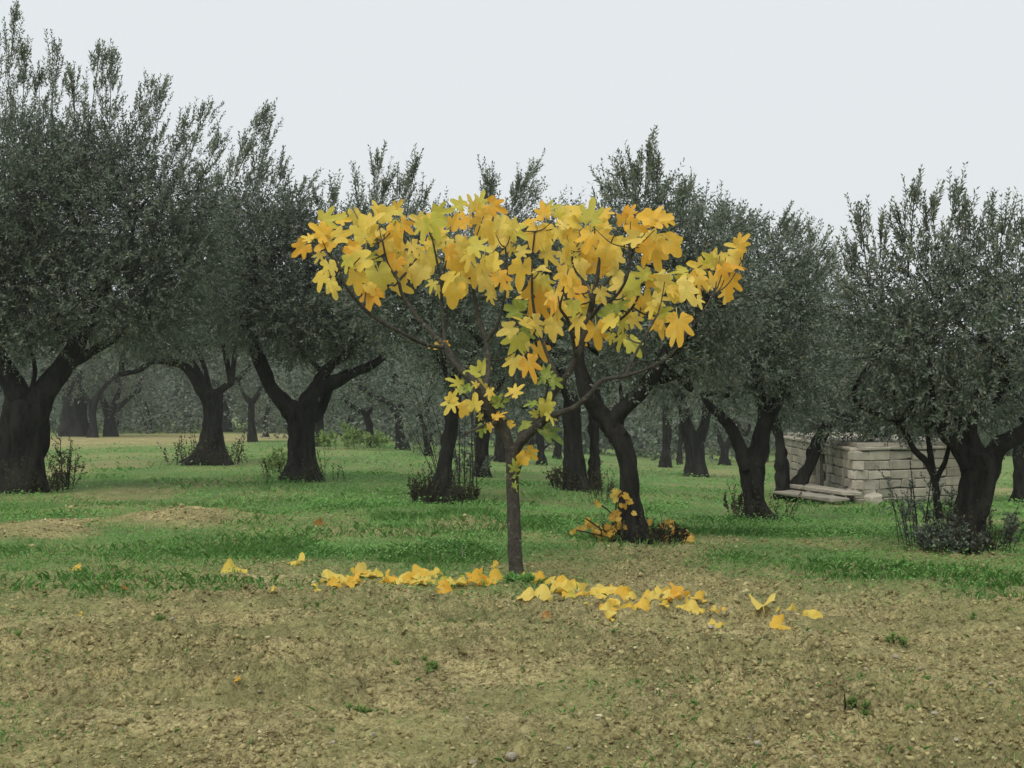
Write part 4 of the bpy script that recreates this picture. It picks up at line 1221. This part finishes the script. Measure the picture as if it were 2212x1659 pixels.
# ------------------------------------------------------------------ fallen leaves
def fallen(px, py, s, c, label, group, tilt=None, mesh=None, y_off=0.0):
    q = hit(px, py)
    y = q[1]
    size = s / FOC * y
    az = fr.uniform(0, 6.283)
    nrm = np.array([fr.uniform(-.8, .8), fr.uniform(-1.15, -.15) if tilt is None else -tilt, .8])
    tip = np.array([math.cos(az), .5 * math.sin(az), fr.uniform(-.1, .25)])
    me_ = mesh or fr.choice(CRUMPLED)
    o = add('fallen_leaf', me_, label=label, cat='leaf', group=group)
    m = frame_matrix(tip, nrm)
    o.matrix_world = m.to_4x4()
    co = np.empty(len(me_.vertices) * 3, np.float32); me_.vertices.foreach_get('co', co)
    co = co.reshape(-1, 3)
    R = np.array(m)
    wz = (co @ R.T) * size
    lowz = np.percentile(wz[:, 2], 12)
    cen = wz.mean(0)
    gz = float(gz_full(q[0], q[1]))
    o.location = (q[0] - cen[0], q[1] - cen[1] + y_off, gz - lowz + .010)
    o.scale = (size, size, size)
    col = fr.choice(PALETTE[c])
    o.color = (*col, 1)
    return o


G_L = 'yellow leaves fallen in a band beside the fig trunk, clover side'
G_R = 'yellow leaves fallen in a band beside the fig trunk, soil side'
SZ = lambda s: 'large ' if s >= 130 else 'small ' if s < 95 else ''
WORD = {'o': 'deep orange yellow', 'y': 'bright yellow', 'p': 'pale yellow', 'l': 'lime yellow', 'b': 'dry red brown'}
F6 = [(350,355,200,'y'),(405,385,110,'o'),(500,345,100,'p'),(560,380,140,'o'),(650,300,170,'p'),(740,300,110,'y'),(850,330,160,'o'),(935,320,70,'p'),(1060,360,150,'y'),(1150,370,230,'y'),(1230,375,120,'y'),(1310,280,130,'y'),(1300,340,110,'p'),
      (1380,445,150,'o'),(1430,345,110,'y'),(1510,385,160,'y'),(1545,330,80,'l'),(1660,360,190,'o'),(1740,375,190,'o'),(1860,365,160,'o'),(1860,225,90,'o'),(1380,330,90,'l')]
F6 += [(x + fr.uniform(-60, 60), y + fr.uniform(-14, 12), s * fr.uniform(.55, .95), fr.choice('oyyp')) for (x, y, s, c) in F6[:16]]
for (x, y, s, c) in F6:
    fallen(630.9 + x * .2356, 1179.5 + y * .2356, s * .2356 * 1.05, c, f'{SZ(s)}{WORD[c]} fig leaf lying in the leaf band along the clover edge', G_L)
F7 = [(130,150,70,'p'),(235,165,130,'o'),(290,190,70,'y'),(410,190,140,'o'),(320,250,130,'p'),(210,310,200,'p'),(140,325,110,'p'),(400,275,100,'o'),(440,315,70,'l'),(450,225,110,'y'),(520,260,130,'p'),(540,335,60,'p'),(600,290,120,'y'),(650,270,150,'y'),
      (720,260,110,'y'),(780,280,150,'o'),(830,300,110,'o'),(860,270,70,'p'),(940,265,95,'o'),(1040,300,100,'y'),(1060,320,90,'y'),(625,345,90,'o'),(700,345,100,'o'),(750,330,100,'p'),(820,355,130,'y'),(880,350,140,'o'),(930,330,110,'y'),(970,320,120,'p'),
      (670,410,100,'y'),(1150,305,140,'o'),(1235,285,95,'o'),(1190,335,100,'y'),(1240,350,130,'y'),(1300,330,95,'o'),(1280,375,90,'y'),(1420,350,100,'o'),(1370,378,90,'p'),(790,350,80,'p'),(560,270,80,'y'),(1120,310,80,'o')]
F7 += [(x + fr.uniform(-45, 45), y + fr.uniform(-14, 14), s * fr.uniform(.55, .95), fr.choice('oyyp')) for (x, y, s, c) in F7[::2]]
for (x, y, s, c) in F7:
    fallen(1097.2 + x * .3224, 1206.9 + y * .3224, s * .3224 * 1.02, c, f'{SZ(s)}{WORD[c]} fig leaf lying in the leaf band on bare soil', G_R)
# strays with a place of their own
for (px, py, s, c, lab) in [
        (1610, 1326, 40, 'o', 'orange fig leaf lying a little apart past the end of the leaf band'),
        (1648, 1340, 62, 'y', 'large yellow fig leaf leaning on another past the end of the leaf band'),
        (1690, 1332, 60, 'y', 'large yellow fig leaf with upright stalk past the end of the leaf band'),
        (1688, 1366, 40, 'o', 'small curled orange fig leaf below two large ones'),
        (1545, 1360, 38, 'p', 'pale yellow fig leaf with its stalk up, alone on the soil'),
        (1505, 1376, 16, 'p', 'scrap of pale yellow leaf alone on the soil'),
        (1752, 1346, 38, 'y', 'flat yellow fig leaf lying farthest out from the fig trunk'),
        (505, 1238, 48, 'y', 'yellow fig leaf on the clover edge with a second curled beside it'),
        (643, 1226, 44, 'y', 'spotted yellow fig leaf standing tilted in the clover'),
        (585, 1288, 26, 'p', 'narrow rolled yellow leaf standing in the soil'),
        (683, 1285, 30, 'p', 'folded pale yellow leaf with one half upright on the soil'),
        (162, 1235, 36, 'o', 'dull orange leaf lying flat in the grass'),
        (697, 1142, 26, 'b', 'red brown dry leaf resting high on the clover'),
        (228, 1270, 26, 'b', 'brown dry leaf at the edge of grass and soil'),
        (270, 1282, 24, 'b', 'brown curled leaf on the dark soil bank'),
        (175, 1331, 14, 'o', 'tiny orange leaf scrap beside small weeds on the soil'),
        (440, 1424, 14, 'o', 'tiny orange leaf scrap near the large pale stone'),
        (513, 1495, 16, 'o', 'small orange leaf scrap below the bleached twig'),
        (1178, 1350, 22, 'b', 'brown leaf flattened into the soil below the leaf band'),
        (1258, 1375, 16, 'b', 'small brown leaf scrap on the tilled soil')]:
    fallen(px, py, s * .98, c, lab, 'stray fallen leaves')

# ------------------------------------------------------------------ creeper with yellow leaves at the creeper-clad olive
CP = hit(1345, 1158)
cre = empty('yellow_creeper', CP, 'yellow-leaved creeper climbing the foot of the thick dark olive tree', 'creeper')
CY = CP[1] - .72
small = leaf_mesh('creeper_leaf', 33, LB, .44, .25, .25, .2)
CREEP = [(600,815,40),(635,830,38),(655,860,36),(590,850,30),(580,925,42),(560,950,40),(605,955,30),(660,945,34),(640,935,26),(540,1000,40),(590,1005,38),(565,1020,30),(490,1015,40),(440,985,40),(435,960,30),(555,1045,42),(520,1050,30),(630,1000,28),
         (500,880,28),(360,1020,26),(345,1030,20),(475,990,24),(610,985,26),(615,880,24),(645,900,22),(530,1085,24),(490,1040,22),(470,1030,20)]
CREEP_R = [(770,970,30),(830,990,34),(880,975,44),(860,1000,26),(910,1020,40),(960,1035,46),(990,1055,44),(1000,1080,40),(975,1090,36),(1010,1105,34),(850,1055,34),(865,1080,26),(945,1070,26),(1040,1150,26),(880,1040,22)]
stem_px = [[(1348, 1165), (1330, 1120), (1335, 1075), (1350, 1060)], [(1350, 1165), (1310, 1150), (1280, 1130), (1265, 1120)], [(1352, 1168), (1320, 1110), (1300, 1092)], [(1345, 1168), (1290, 1155), (1245, 1145)]]
for st in stem_px:
    a = np.array([[*P(x, y, CY + fr.uniform(-.05, .05)), .006] for x, y in st]); a[:, :3] -= CP
    add('stem', tube_mesh('stem', a, M_TWIG, seg=6, step=2), cre)
for (x, y, s) in CREEP + [(x + fr.uniform(-26, 26), y + fr.uniform(-22, 26), s * .8) for (x, y, s) in CREEP]:
    px, py = 1097.2 + .397 * x, 740.6 + .397 * y
    yy = CY + fr.uniform(-.10, .12)
    sz = s * .397 * 1.08 / FOC * yy
    o = add('leaf', small, cre)
    a = math.radians(fr.uniform(200, 340))
    o.matrix_local = frame_matrix((math.cos(a), fr.uniform(-.4, .2), math.sin(a)), (fr.uniform(-.5, .5), -1, fr.uniform(0, .8))).to_4x4()
    o.location = P(px, py, yy) - CP
    o.scale = (sz, sz, sz)
    o.color = (*fr.choice([(.62, .36, .05), (.68, .42, .06), (.50, .28, .05), (.70, .48, .10)]), 1)
CR = hit(1450, 1172)
cre2 = empty('yellow_seedling', CR, 'low yellow-leaved seedling sprawling in the grass beside the creeper-clad olive', 'creeper')
for st in [[(1400, 1165), (1430, 1140), (1465, 1150), (1490, 1165)], [(1400, 1168), (1440, 1160), (1475, 1175), (1505, 1195)], [(1400, 1166), (1415, 1140), (1440, 1128)]]:
    a = np.array([[*P(x, y, CR[1] + fr.uniform(-.05, .05)), .004] for x, y in st]); a[:, :3] -= CR
    add('stem', tube_mesh('stem', a, M_TWIG, seg=6, step=2), cre2)
for (x, y, s) in CREEP_R + [(x + fr.uniform(-24, 24), y + fr.uniform(-16, 20), s * .8) for (x, y, s) in CREEP_R]:
    px, py = 1097.2 + .397 * x, 740.6 + .397 * y
    yy = CR[1] + fr.uniform(-.12, .08)
    sz = s * .397 * 1.08 / FOC * yy
    o = add('leaf', small, cre2)
    a = math.radians(fr.uniform(180, 360))
    o.matrix_local = frame_matrix((math.cos(a), fr.uniform(-.4, .2), math.sin(a)), (fr.uniform(-.5, .5), -1, fr.uniform(.2, .9))).to_4x4()
    o.location = P(px, py, yy) - CR
    o.scale = (sz, sz, sz)
    o.color = (*fr.choice([(.62, .38, .06), (.70, .46, .10), (.74, .58, .22), (.50, .26, .05)]), 1)

# ------------------------------------------------------------------ shrubs, stalks and weeds
def shrub(name, label, base, w, h, n, ll=.045, lw=.016, mat=None, group=None, y_add=0.0, tall=.6, cat='shrub', seed=1, nl=14, foliage='foliage'):
    """upright stems with small leaves; w, h in photo px at that distance"""
    rng = np.random.default_rng(seed)
    q = hit(*base)
    y = q[1]
    wm, hm = w / FOC * y, h / FOC * y
    root = empty(name, q, label, cat, group)
    a = rng.random(n) * 6.283
    r = np.sqrt(rng.random(n)) * wm * .5
    B = np.stack([q[0] + np.cos(a) * r, q[1] + np.sin(a) * r * .7, 0 * a], 1)
    B[:, 2] = gz_full(B[:, 0], B[:, 1])
    D = unit(np.stack([np.cos(a) * r / wm * .7, np.sin(a) * r / wm * .5, np.ones(n)], 1) + rng.normal(size=(n, 3)) * .10)
    L = hm * (tall + (1 - tall) * rng.random(n)) * (1 - .35 * (r / (wm * .5)) ** 2)
    c = Crown(rng)
    c.twigs(B, D, L, nl, ll, lw, stems=1, up=0)
    # side twigs
    m = n * 3
    k = rng.integers(0, n, m)
    t = .3 + .65 * rng.random(m)
    B2 = B[k] + D[k] * (L[k] * t)[:, None]
    D2 = unit(D[k] * .7 + rng.normal(size=(m, 3)) * .5)
    c.twigs(B2, D2, L[k] * .25, max(6, nl // 2 * 2 - 4), ll, lw, stems=1, up=0)
    me_ = c.mesh(foliage, q)
    if mat: me_.materials[0] = mat
    add(foliage, me_, root, kind='stuff')
    return root


shrub('weed_clump', 'tall dark dry weeds beside the thick trunk of the tallest olive', (142, 1058), 50, 125, 22, mat=M_DRY, seed=51)
shrub('weed_clump', 'low tangle of dry weeds on the shaded side of the tallest olive', (95, 1065), 60, 60, 18, mat=M_DRY, seed=52)
shrub('bushy_weed', 'green bushy weed growing against the wide Y olive', (605, 1020), 70, 60, 24, ll=.07, lw=.03, seed=53, mat=M_WEED)
shrub('weed_stalk', 'lone thin dark stalk standing in clover beside the wide Y olive', (702, 1030), 8, 85, 2, ll=.03, seed=54, mat=M_DRY)
shrub('olive_sucker', 'spiky dark olive suckers around the slim skirted trunk', (925, 1085), 70, 60, 40, seed=55, mat=M_DRY)
shrub('olive_sucker', 'dry brush trailing from the slim trunk toward the fig', (1000, 1085), 60, 45, 26, seed=56, mat=M_DRY)
shrub('olive_sucker', 'weeds crowding the paired olive stems', (1215, 1058), 50, 60, 22, ll=.05, lw=.02, seed=57, mat=M_DRY)
shrub('grass_tuft', 'tall dry grass wisps beside the paired olive stems', (1300, 1090), 60, 75, 14, ll=.05, lw=.008, seed=58, mat=M_DRY)
shrub('thorny_brush', 'brown tangled brush around the creeper-clad trunk', (1330, 1168), 110, 36, 30, ll=.03, lw=.012, seed=59, mat=M_DRY)
shrub('thorny_brush', 'dry brush in the grass between creeper-clad trunk and root-footed olive', (1440, 1178), 80, 45, 26, ll=.03, lw=.012, seed=60, mat=M_DRY)
shrub('olive_sucker', 'thin suckers on the shaded side of the root-footed olive', (1590, 1115), 40, 70, 9, seed=61, mat=M_DRY)
shrub('olive_sucker', 'leafy grey-green sucker bush in front of the hut wall', (2000, 1185), 130, 200, 26, ll=.042, lw=.016, seed=62, tall=.45)
shrub('olive_sucker', 'low dark suckers packed around the leaning olive foot', (2050, 1196), 120, 70, 60, seed=63)
shrub('olive_sucker', 'upright suckers on the open side of the leaning olive', (2145, 1190), 60, 120, 12, seed=64)
shrub('bushy_weed', 'dark evergreen seedling bush behind the slim skirted trunk', (1010, 1030), 90, 70, 26, ll=.07, lw=.03, seed=65)
shrub('bushy_weed', 'yellow green bush at the far end of the bare earth', (760, 970), 160, 60, 30, ll=.14, lw=.06, seed=66, mat=M_WEED)
shrub('bushy_weed', 'yellowing bush behind the forked far olive', (255, 925), 60, 50, 14, ll=.12, lw=.05, seed=67, mat=M_WEED)
shrub('grass_tuft', 'green grass tuft round the foot of the fig trunk', (1120, 1262), 60, 26, 30, ll=.03, lw=.006, seed=68, mat=M_GRASS, cat='weed', foliage='blades')
shrub('olive_sapling', 'pale grey-green olive sapling behind the fig branches', (1010, 1060), 130, 330, 12, ll=.055, lw=.017, seed=69, tall=.8)
# weeds in the tilled field
for i, (px, py, w, h, lab) in enumerate([
        (790, 1530, 70, 26, 'small leafy green weed alone in the harrowed soil'),
        (2020, 1545, 90, 40, 'feathery green weed spreading flat on the soil'),
        (900, 1450, 120, 18, 'thin patch of grass seedlings in the tilled soil'),
        (1645, 1475, 90, 16, 'grey-green flat weed among clods'),
        (1480, 1535, 60, 26, 'small dark weed beside a dry stub'),
        (1860, 1530, 40, 30, 'upright green seedling near the feathery weed'),
        (355, 1345, 60, 16, 'low green weed near tiny orange scrap'),
        (1945, 1390, 40, 30, 'green sprig beside two pale stones'),
        (650, 1320, 90, 14, 'flat green weed patch below the clover edge'),
        (2150, 1330, 120, 18, 'loose green weeds at the soil edge beneath the leaning olive'),
        (100, 1390, 160, 16, 'sparse weeds on the soil bank')]):
    shrub('field_weed', lab, (px, py), w * 1.2, h * .7, 6, ll=.030, lw=.010, mat=M_WEED, cat='weed', seed=80 + i, nl=8, tall=.3, foliage='leaves')

# ------------------------------------------------------------------ loose stones and twigs on the field
def stone_mesh(seed):
    rng = np.random.default_rng(seed)
    import bmesh
    bm = bmesh.new()
    bmesh.ops.create_icosphere(bm, subdivisions=2, radius=1)
    ax = rng.normal(size=(7, 3)); ax = unit(ax)
    for v in bm.verts:
        c = np.array(v.co)
        for a in ax:
            d = np.dot(c, a)
            if d > .72: c = c - a * (d - .72) * .85
        v.co = c * np.array([1, .8, .62]) * (1 + .05 * rng.normal())
    me_ = bpy.data.meshes.new('field_stone')
    bm.to_mesh(me_); bm.free()
    me_.materials.append(M_STONE)
    return me_


STONES = [stone_mesh(k) for k in range(5)]
ST = [(298, 1458, 16, 'largest oblong cream stone lying on the soil bank'), (1103, 1643, 17, 'broad pale stone half buried in the harrow line'), (1637, 1628, 11, 'round white stone standing clear of the clods'),
      (1760, 1642, 8, 'small white stone beside the round white one'), (2065, 1640, 8, 'buff stone near the feathery weed'), (1935, 1426, 8, 'pale stone beside the green sprig'), (1987, 1438, 6, 'small white chip near the pale stone'),
      (1535, 1362, 7, 'grey stone behind the pale stray leaf'), (808, 1586, 7, 'upright white pebble in the bare strip'), (720, 1592, 6, 'white pebble, one of two close together'), (706, 1594, 4, 'tiny white pebble, smaller of two close together'),
      (372, 1365, 7, 'pale pebble near a weed patch'), (1010, 1570, 5, 'white chip below the small leafy weed'), (1205, 1475, 5, 'white pebble on dark clods'), (2020, 1575, 9, 'flat pale stone by the feathery weed'), (1290, 1570, 6, 'pale pebble above the harrow line'),
      (1020, 1650, 12, 'pale stone at the bottom of the tilled field'), (1230, 1640, 7, 'low buff stone among dark clods'), (1870, 1450, 6, 'grey pebble by the green sprig'), (395, 1340, 5, 'white pebble above the soil bank'), (905, 1335, 5, 'white pebble under the leaf band'),
      (480, 1320, 5, 'small white pebble by the clover edge'), (1750, 1365, 5, 'pebble beyond the outermost fallen leaf'), (1320, 1430, 4, 'tiny pale pebble in the middle of the field'), (1600, 1500, 5, 'pebble in front of the grey-green flat weed'),
      (250, 1600, 5, 'pale pebble low on the harrowed soil'), (560, 1500, 5, 'pale pebble near the bleached twig'), (1420, 1600, 5, 'pale pebble between two harrow lines'), (1700, 1560, 6, 'buff pebble on a low ridge'), (2140, 1480, 6, 'buff pebble by the soil edge weeds')]
for i, (px, py, r, lab) in enumerate(ST):
    q = hit(px, py)
    o = add('field_stone', STONES[i % 5], label=lab, cat='stone', group='pale stones scattered over the field')
    s = r / FOC * q[1]
    o.location = (q[0], q[1], float(gz_full(q[0], q[1])) + s * .45 + .008)
    o.rotation_euler = (fr.uniform(-.3, .3), fr.uniform(-.3, .3), fr.uniform(0, 6.28))
    o.scale = (s, s, s)

M_PALE_TWIG = mat_bark('bleached_twig', (.40, .36, .28), (.62, .58, .48), 30, 1)
for (px, py, qx, qy, r, m_, lab) in [(500, 1448, 525, 1434, 2.0, M_PALE_TWIG, 'bleached thin twig lying slanted on the soil'), (1612, 1590, 1625, 1562, 2.2, M_PALE_TWIG, 'curved bleached root sticking up from the soil'),
                                     (1818, 1540, 1824, 1500, 3.0, M_TWIG, 'dark broken stub standing in the soil'), (1496, 1545, 1494, 1515, 2.2, M_TWIG, 'short dark stub beside a small weed'),
                                     (2110, 1470, 2170, 1500, 2.0, M_PALE_TWIG, 'long pale stalk lying near the buff pebble'), (1930, 1490, 1926, 1470, 2.2, M_TWIG, 'thin dark peg in the tilled soil'),
                                     (995, 1210, 998, 1182, 1.5, M_PALE_TWIG, 'pale dead stalk standing in the clover near the fig')]:
    q = hit(px, max(py, qy)); y = q[1]
    a = P(px, py, y); b = P(qx, qy, y)
    a[2] = float(gz_full(a[0], a[1])) if py >= qy else a[2]
    if abs(py - qy) < abs(px - qx):
        b[2] = float(gz_full(b[0], b[1])) + .012; a[2] = float(gz_full(a[0], a[1])) + .012
    mid = .5 * (a + b) + np.array([.01, .01, .006])
    rr_ = r / FOC * y
    o_ = a.copy()
    t = np.array([[*(a - o_), rr_], [*(mid - o_), rr_ * .9], [*(b - o_), rr_ * .5]])
    add('broken_twig', tube_mesh('broken_twig', t, m_, seg=7, rough=.2, step=2), loc=o_, label=lab, cat='twig', group='twigs and stubs in the field')

# ------------------------------------------------------------------ low hut of stone blocks
def block_mesh(name, sx, sy, sz, mat, seed, jitter=.012, bev=.012):
    import bmesh
    rng = np.random.default_rng(seed)
    bm = bmesh.new()
    bmesh.ops.create_cube(bm, size=1)
    for v in bm.verts:
        v.co = (v.co.x * sx + rng.normal() * jitter, v.co.y * sy + rng.normal() * jitter * .4, v.co.z * sz + rng.normal() * jitter)
    if bev: bmesh.ops.bevel(bm, geom=bm.edges[:], offset=bev, segments=1, affect='EDGES')
    me_ = bpy.data.meshes.new(name)
    bm.to_mesh(me_); bm.free()
    me_.materials.append(mat)
    return me_


def build_hut():
    c0 = hit(1852, 1086)                      # near corner
    yc = c0[1]
    root = empty('stone_hut', c0, 'low hut of weathered grey-brown stone blocks behind the olives', 'hut')
    top = .46
    h0 = top - c0[2] + .35                    # runs a little below ground
    A = np.array([c0[0], c0[1]])
    endL = np.array([(1700 - CX) / FOC * (yc + 7.0), yc + 7.0])
    endR = np.array([(2090 - CX) / FOC * (yc + 1.0), yc + 1.0])
    zb = c0[2] - .35
    course = .135
    ncs = int(h0 / course)
    kinds = {}
    for wl in (.26, .34, .42):
        for v in range(3): kinds[(wl, v)] = block_mesh('block', wl - .012, .16, course - .010, M_BLOCK, int(wl * 100) * 10 + v, .008, .009)
    r = random.Random(2)
    for face, E in (('L', endL), ('R', endR)):
        d = E - A; L = np.linalg.norm(d); d = d / L
        ang = math.atan2(d[1], d[0])
        nrm = np.array([d[1], -d[0]])
        if np.dot(nrm, A) > 0: nrm = -nrm          # outward: toward the field
        # mortar core behind the joints
        core = block_mesh('mortar_core', L - .4, .30, ncs * course - .02, M_MORTAR, 5, 0, 0)
        o = add('mortar_core', core, root)
        mid = A + d * (L / 2 + .2) - nrm * .17
        o.location = (mid[0] - c0[0], mid[1] - c0[1], zb + ncs * course / 2 - c0[2]); o.rotation_euler = (0, 0, ang)
        for k in range(ncs):
            s = .0 if (k + (face == 'R')) % 2 else -.13
            z = zb + (k + .5) * course
            while s < L:
                wl = r.choice((.26, .34, .42))
                m = s + wl / 2
                if m > L - .1:
                    s += wl; continue
                p = A + d * m
                # leave the doorway open
                pxm = CX + p[0] / p[1] * FOC
                pym = HOR + (CAM_Z - z) / p[1] * FOC
                if face == 'L' and 1762 < pxm < 1792 and pym > 975: s += wl; continue
                b = add('block', kinds[(wl, r.randrange(3))], root)
                off = r.uniform(-.006, .012)
                b.location = (p[0] + nrm[0] * off - c0[0], p[1] + nrm[1] * off - c0[1], z - c0[2])
                b.rotation_euler = (r.uniform(-.02, .02), r.uniform(-.015, .015), ang + r.uniform(-.02, .02))
                s += wl
        # coping slabs along the top
        s = 0
        cm = [block_mesh('coping_slab', .52, .34, .05, M_BLOCK, 60 + v, .008, .01) for v in range(2)]
        while s < L - .2:
            p = A + d * (s + .27)
            b = add('coping_slab', r.choice(cm), root)
            b.location = (p[0] - nrm[0] * .06 - c0[0], p[1] - nrm[1] * .06 - c0[1], zb + ncs * course + .028 - c0[2])
            b.rotation_euler = (0, r.uniform(-.03, .03), ang + r.uniform(-.02, .02))
            s += .545
        if face == 'L':
            for m in np.linspace(.1, L, 200):
                p = A + d * m
                if CX + p[0] / p[1] * FOC < 1777: break
            dr = add('door', block_mesh('door', .40, .05, .62, M_PLANK, 9, .0, .006), root)
            dr.location = (p[0] + nrm[0] * .02 - c0[0], p[1] + nrm[1] * .02 - c0[1], top - .55 - c0[2]); dr.rotation_euler = (0, 0, ang)
            for k in range(3):
                pl = add('plank', block_mesh('plank', .115, .03, .60, M_PLANK, 90 + k, .002, .004), dr)
                pl.location = (-.13 + k * .13, -.036 if nrm[1] * math.cos(ang) < 0 else .036, 0)
            li = add('lintel', block_mesh('lintel', .62, .14, .07, M_DARK, 12, .004, .006), root)
            li.location = (p[0] + nrm[0] * .05 - c0[0], p[1] + nrm[1] * .05 - c0[1], top - .20 - c0[2]); li.rotation_euler = (0, 0, ang)
    # flat roof between the two faces
    import bmesh
    far_c = endL + (endR - A)
    V = [(*(q - A), top - .03 - c0[2] + dz) for dz in (0, .05) for q in (A, endR, far_c, endL)]
    me_ = bpy.data.meshes.new('roof')
    me_.from_pydata([tuple(map(float, v)) for v in V], [], [(3, 2, 1, 0), (4, 5, 6, 7), (0, 1, 5, 4), (1, 2, 6, 5), (2, 3, 7, 6), (3, 0, 4, 7)])
    me_.materials.append(M_MORTAR)
    add('roof', me_, root)
    # pale slabs and beams lying on blocks before the receding face
    for i, (px1, py1, px2, py2, th, lab) in enumerate([(1692, 1046, 1842, 1066, .07, 'upper pale stone slab resting on blocks before the hut'), (1688, 1062, 1815, 1080, .06, 'lower pale stone slab lying in the grass before the hut')]):
        a = P(px1, py1, yc + 1.6 - i * .5); b = P(px2, py2, yc - .4 - i * .4)
        d = b - a; L = float(np.linalg.norm(d))
        sl = add('stone_slab', block_mesh('stone_slab', L, .30, th, M_BLOCK, 31 + i, .012, .012), loc=(a + b) / 2, label=lab, cat='slab', group='slabs before the hut')
        sl.rotation_euler = (0, -math.asin(d[2] / L), math.atan2(d[1], d[0]))
    for i, (px, py, s, lab) in enumerate([(1848, 1078, .26, 'square stone block propping the slab end by the hut corner'), (1800, 1086, .2, 'rough block under the slabs'), (1745, 1080, .2, 'grassed-in block under the far slab end'), (1875, 1086, .22, 'loose block against the hut foot')]):
        q = hit(px, py)
        o = add('stone_block', block_mesh('stone_block', s, s, s * .8, M_BLOCK, 70 + i, .02, .02), loc=(q[0], q[1] - .25, q[2] + s * .3), label=lab, cat='block', group='loose blocks at the hut')
        o.rotation_euler = (0, 0, fr.uniform(0, 1))


build_hut()

# ------------------------------------------------------------------ damp autumn air
def build_haze():
    import bmesh
    bm = bmesh.new()
    bmesh.ops.create_cube(bm, size=1)
    me_ = bpy.data.meshes.new('haze')
    zlo = float(GZ.min()) - 1.0
    zhi = 8.5
    for v in bm.verts:
        v.co = (v.co.x * 1600, v.co.y * 2200, zlo + (v.co.z + .5) * (zhi - zlo))
    bm.to_mesh(me_); bm.free()
    m = bpy.data.materials.new('damp_air')
    m.use_nodes = True
    n, l = m.node_tree.nodes, m.node_tree.links
    n.remove(n['Principled BSDF'])
    pv = n.new('ShaderNodeVolumePrincipled')
    pv.inputs['Color'].default_value = (.90, .95, 1.0, 1)
    pv.inputs['Density'].default_value = .0007
    l.new(pv.outputs[0], n['Material Output'].inputs['Volume'])
    me_.materials.append(m)
    add('haze', me_, kind='stuff', label='thin pale mist over the grove', cat='haze')


build_haze()
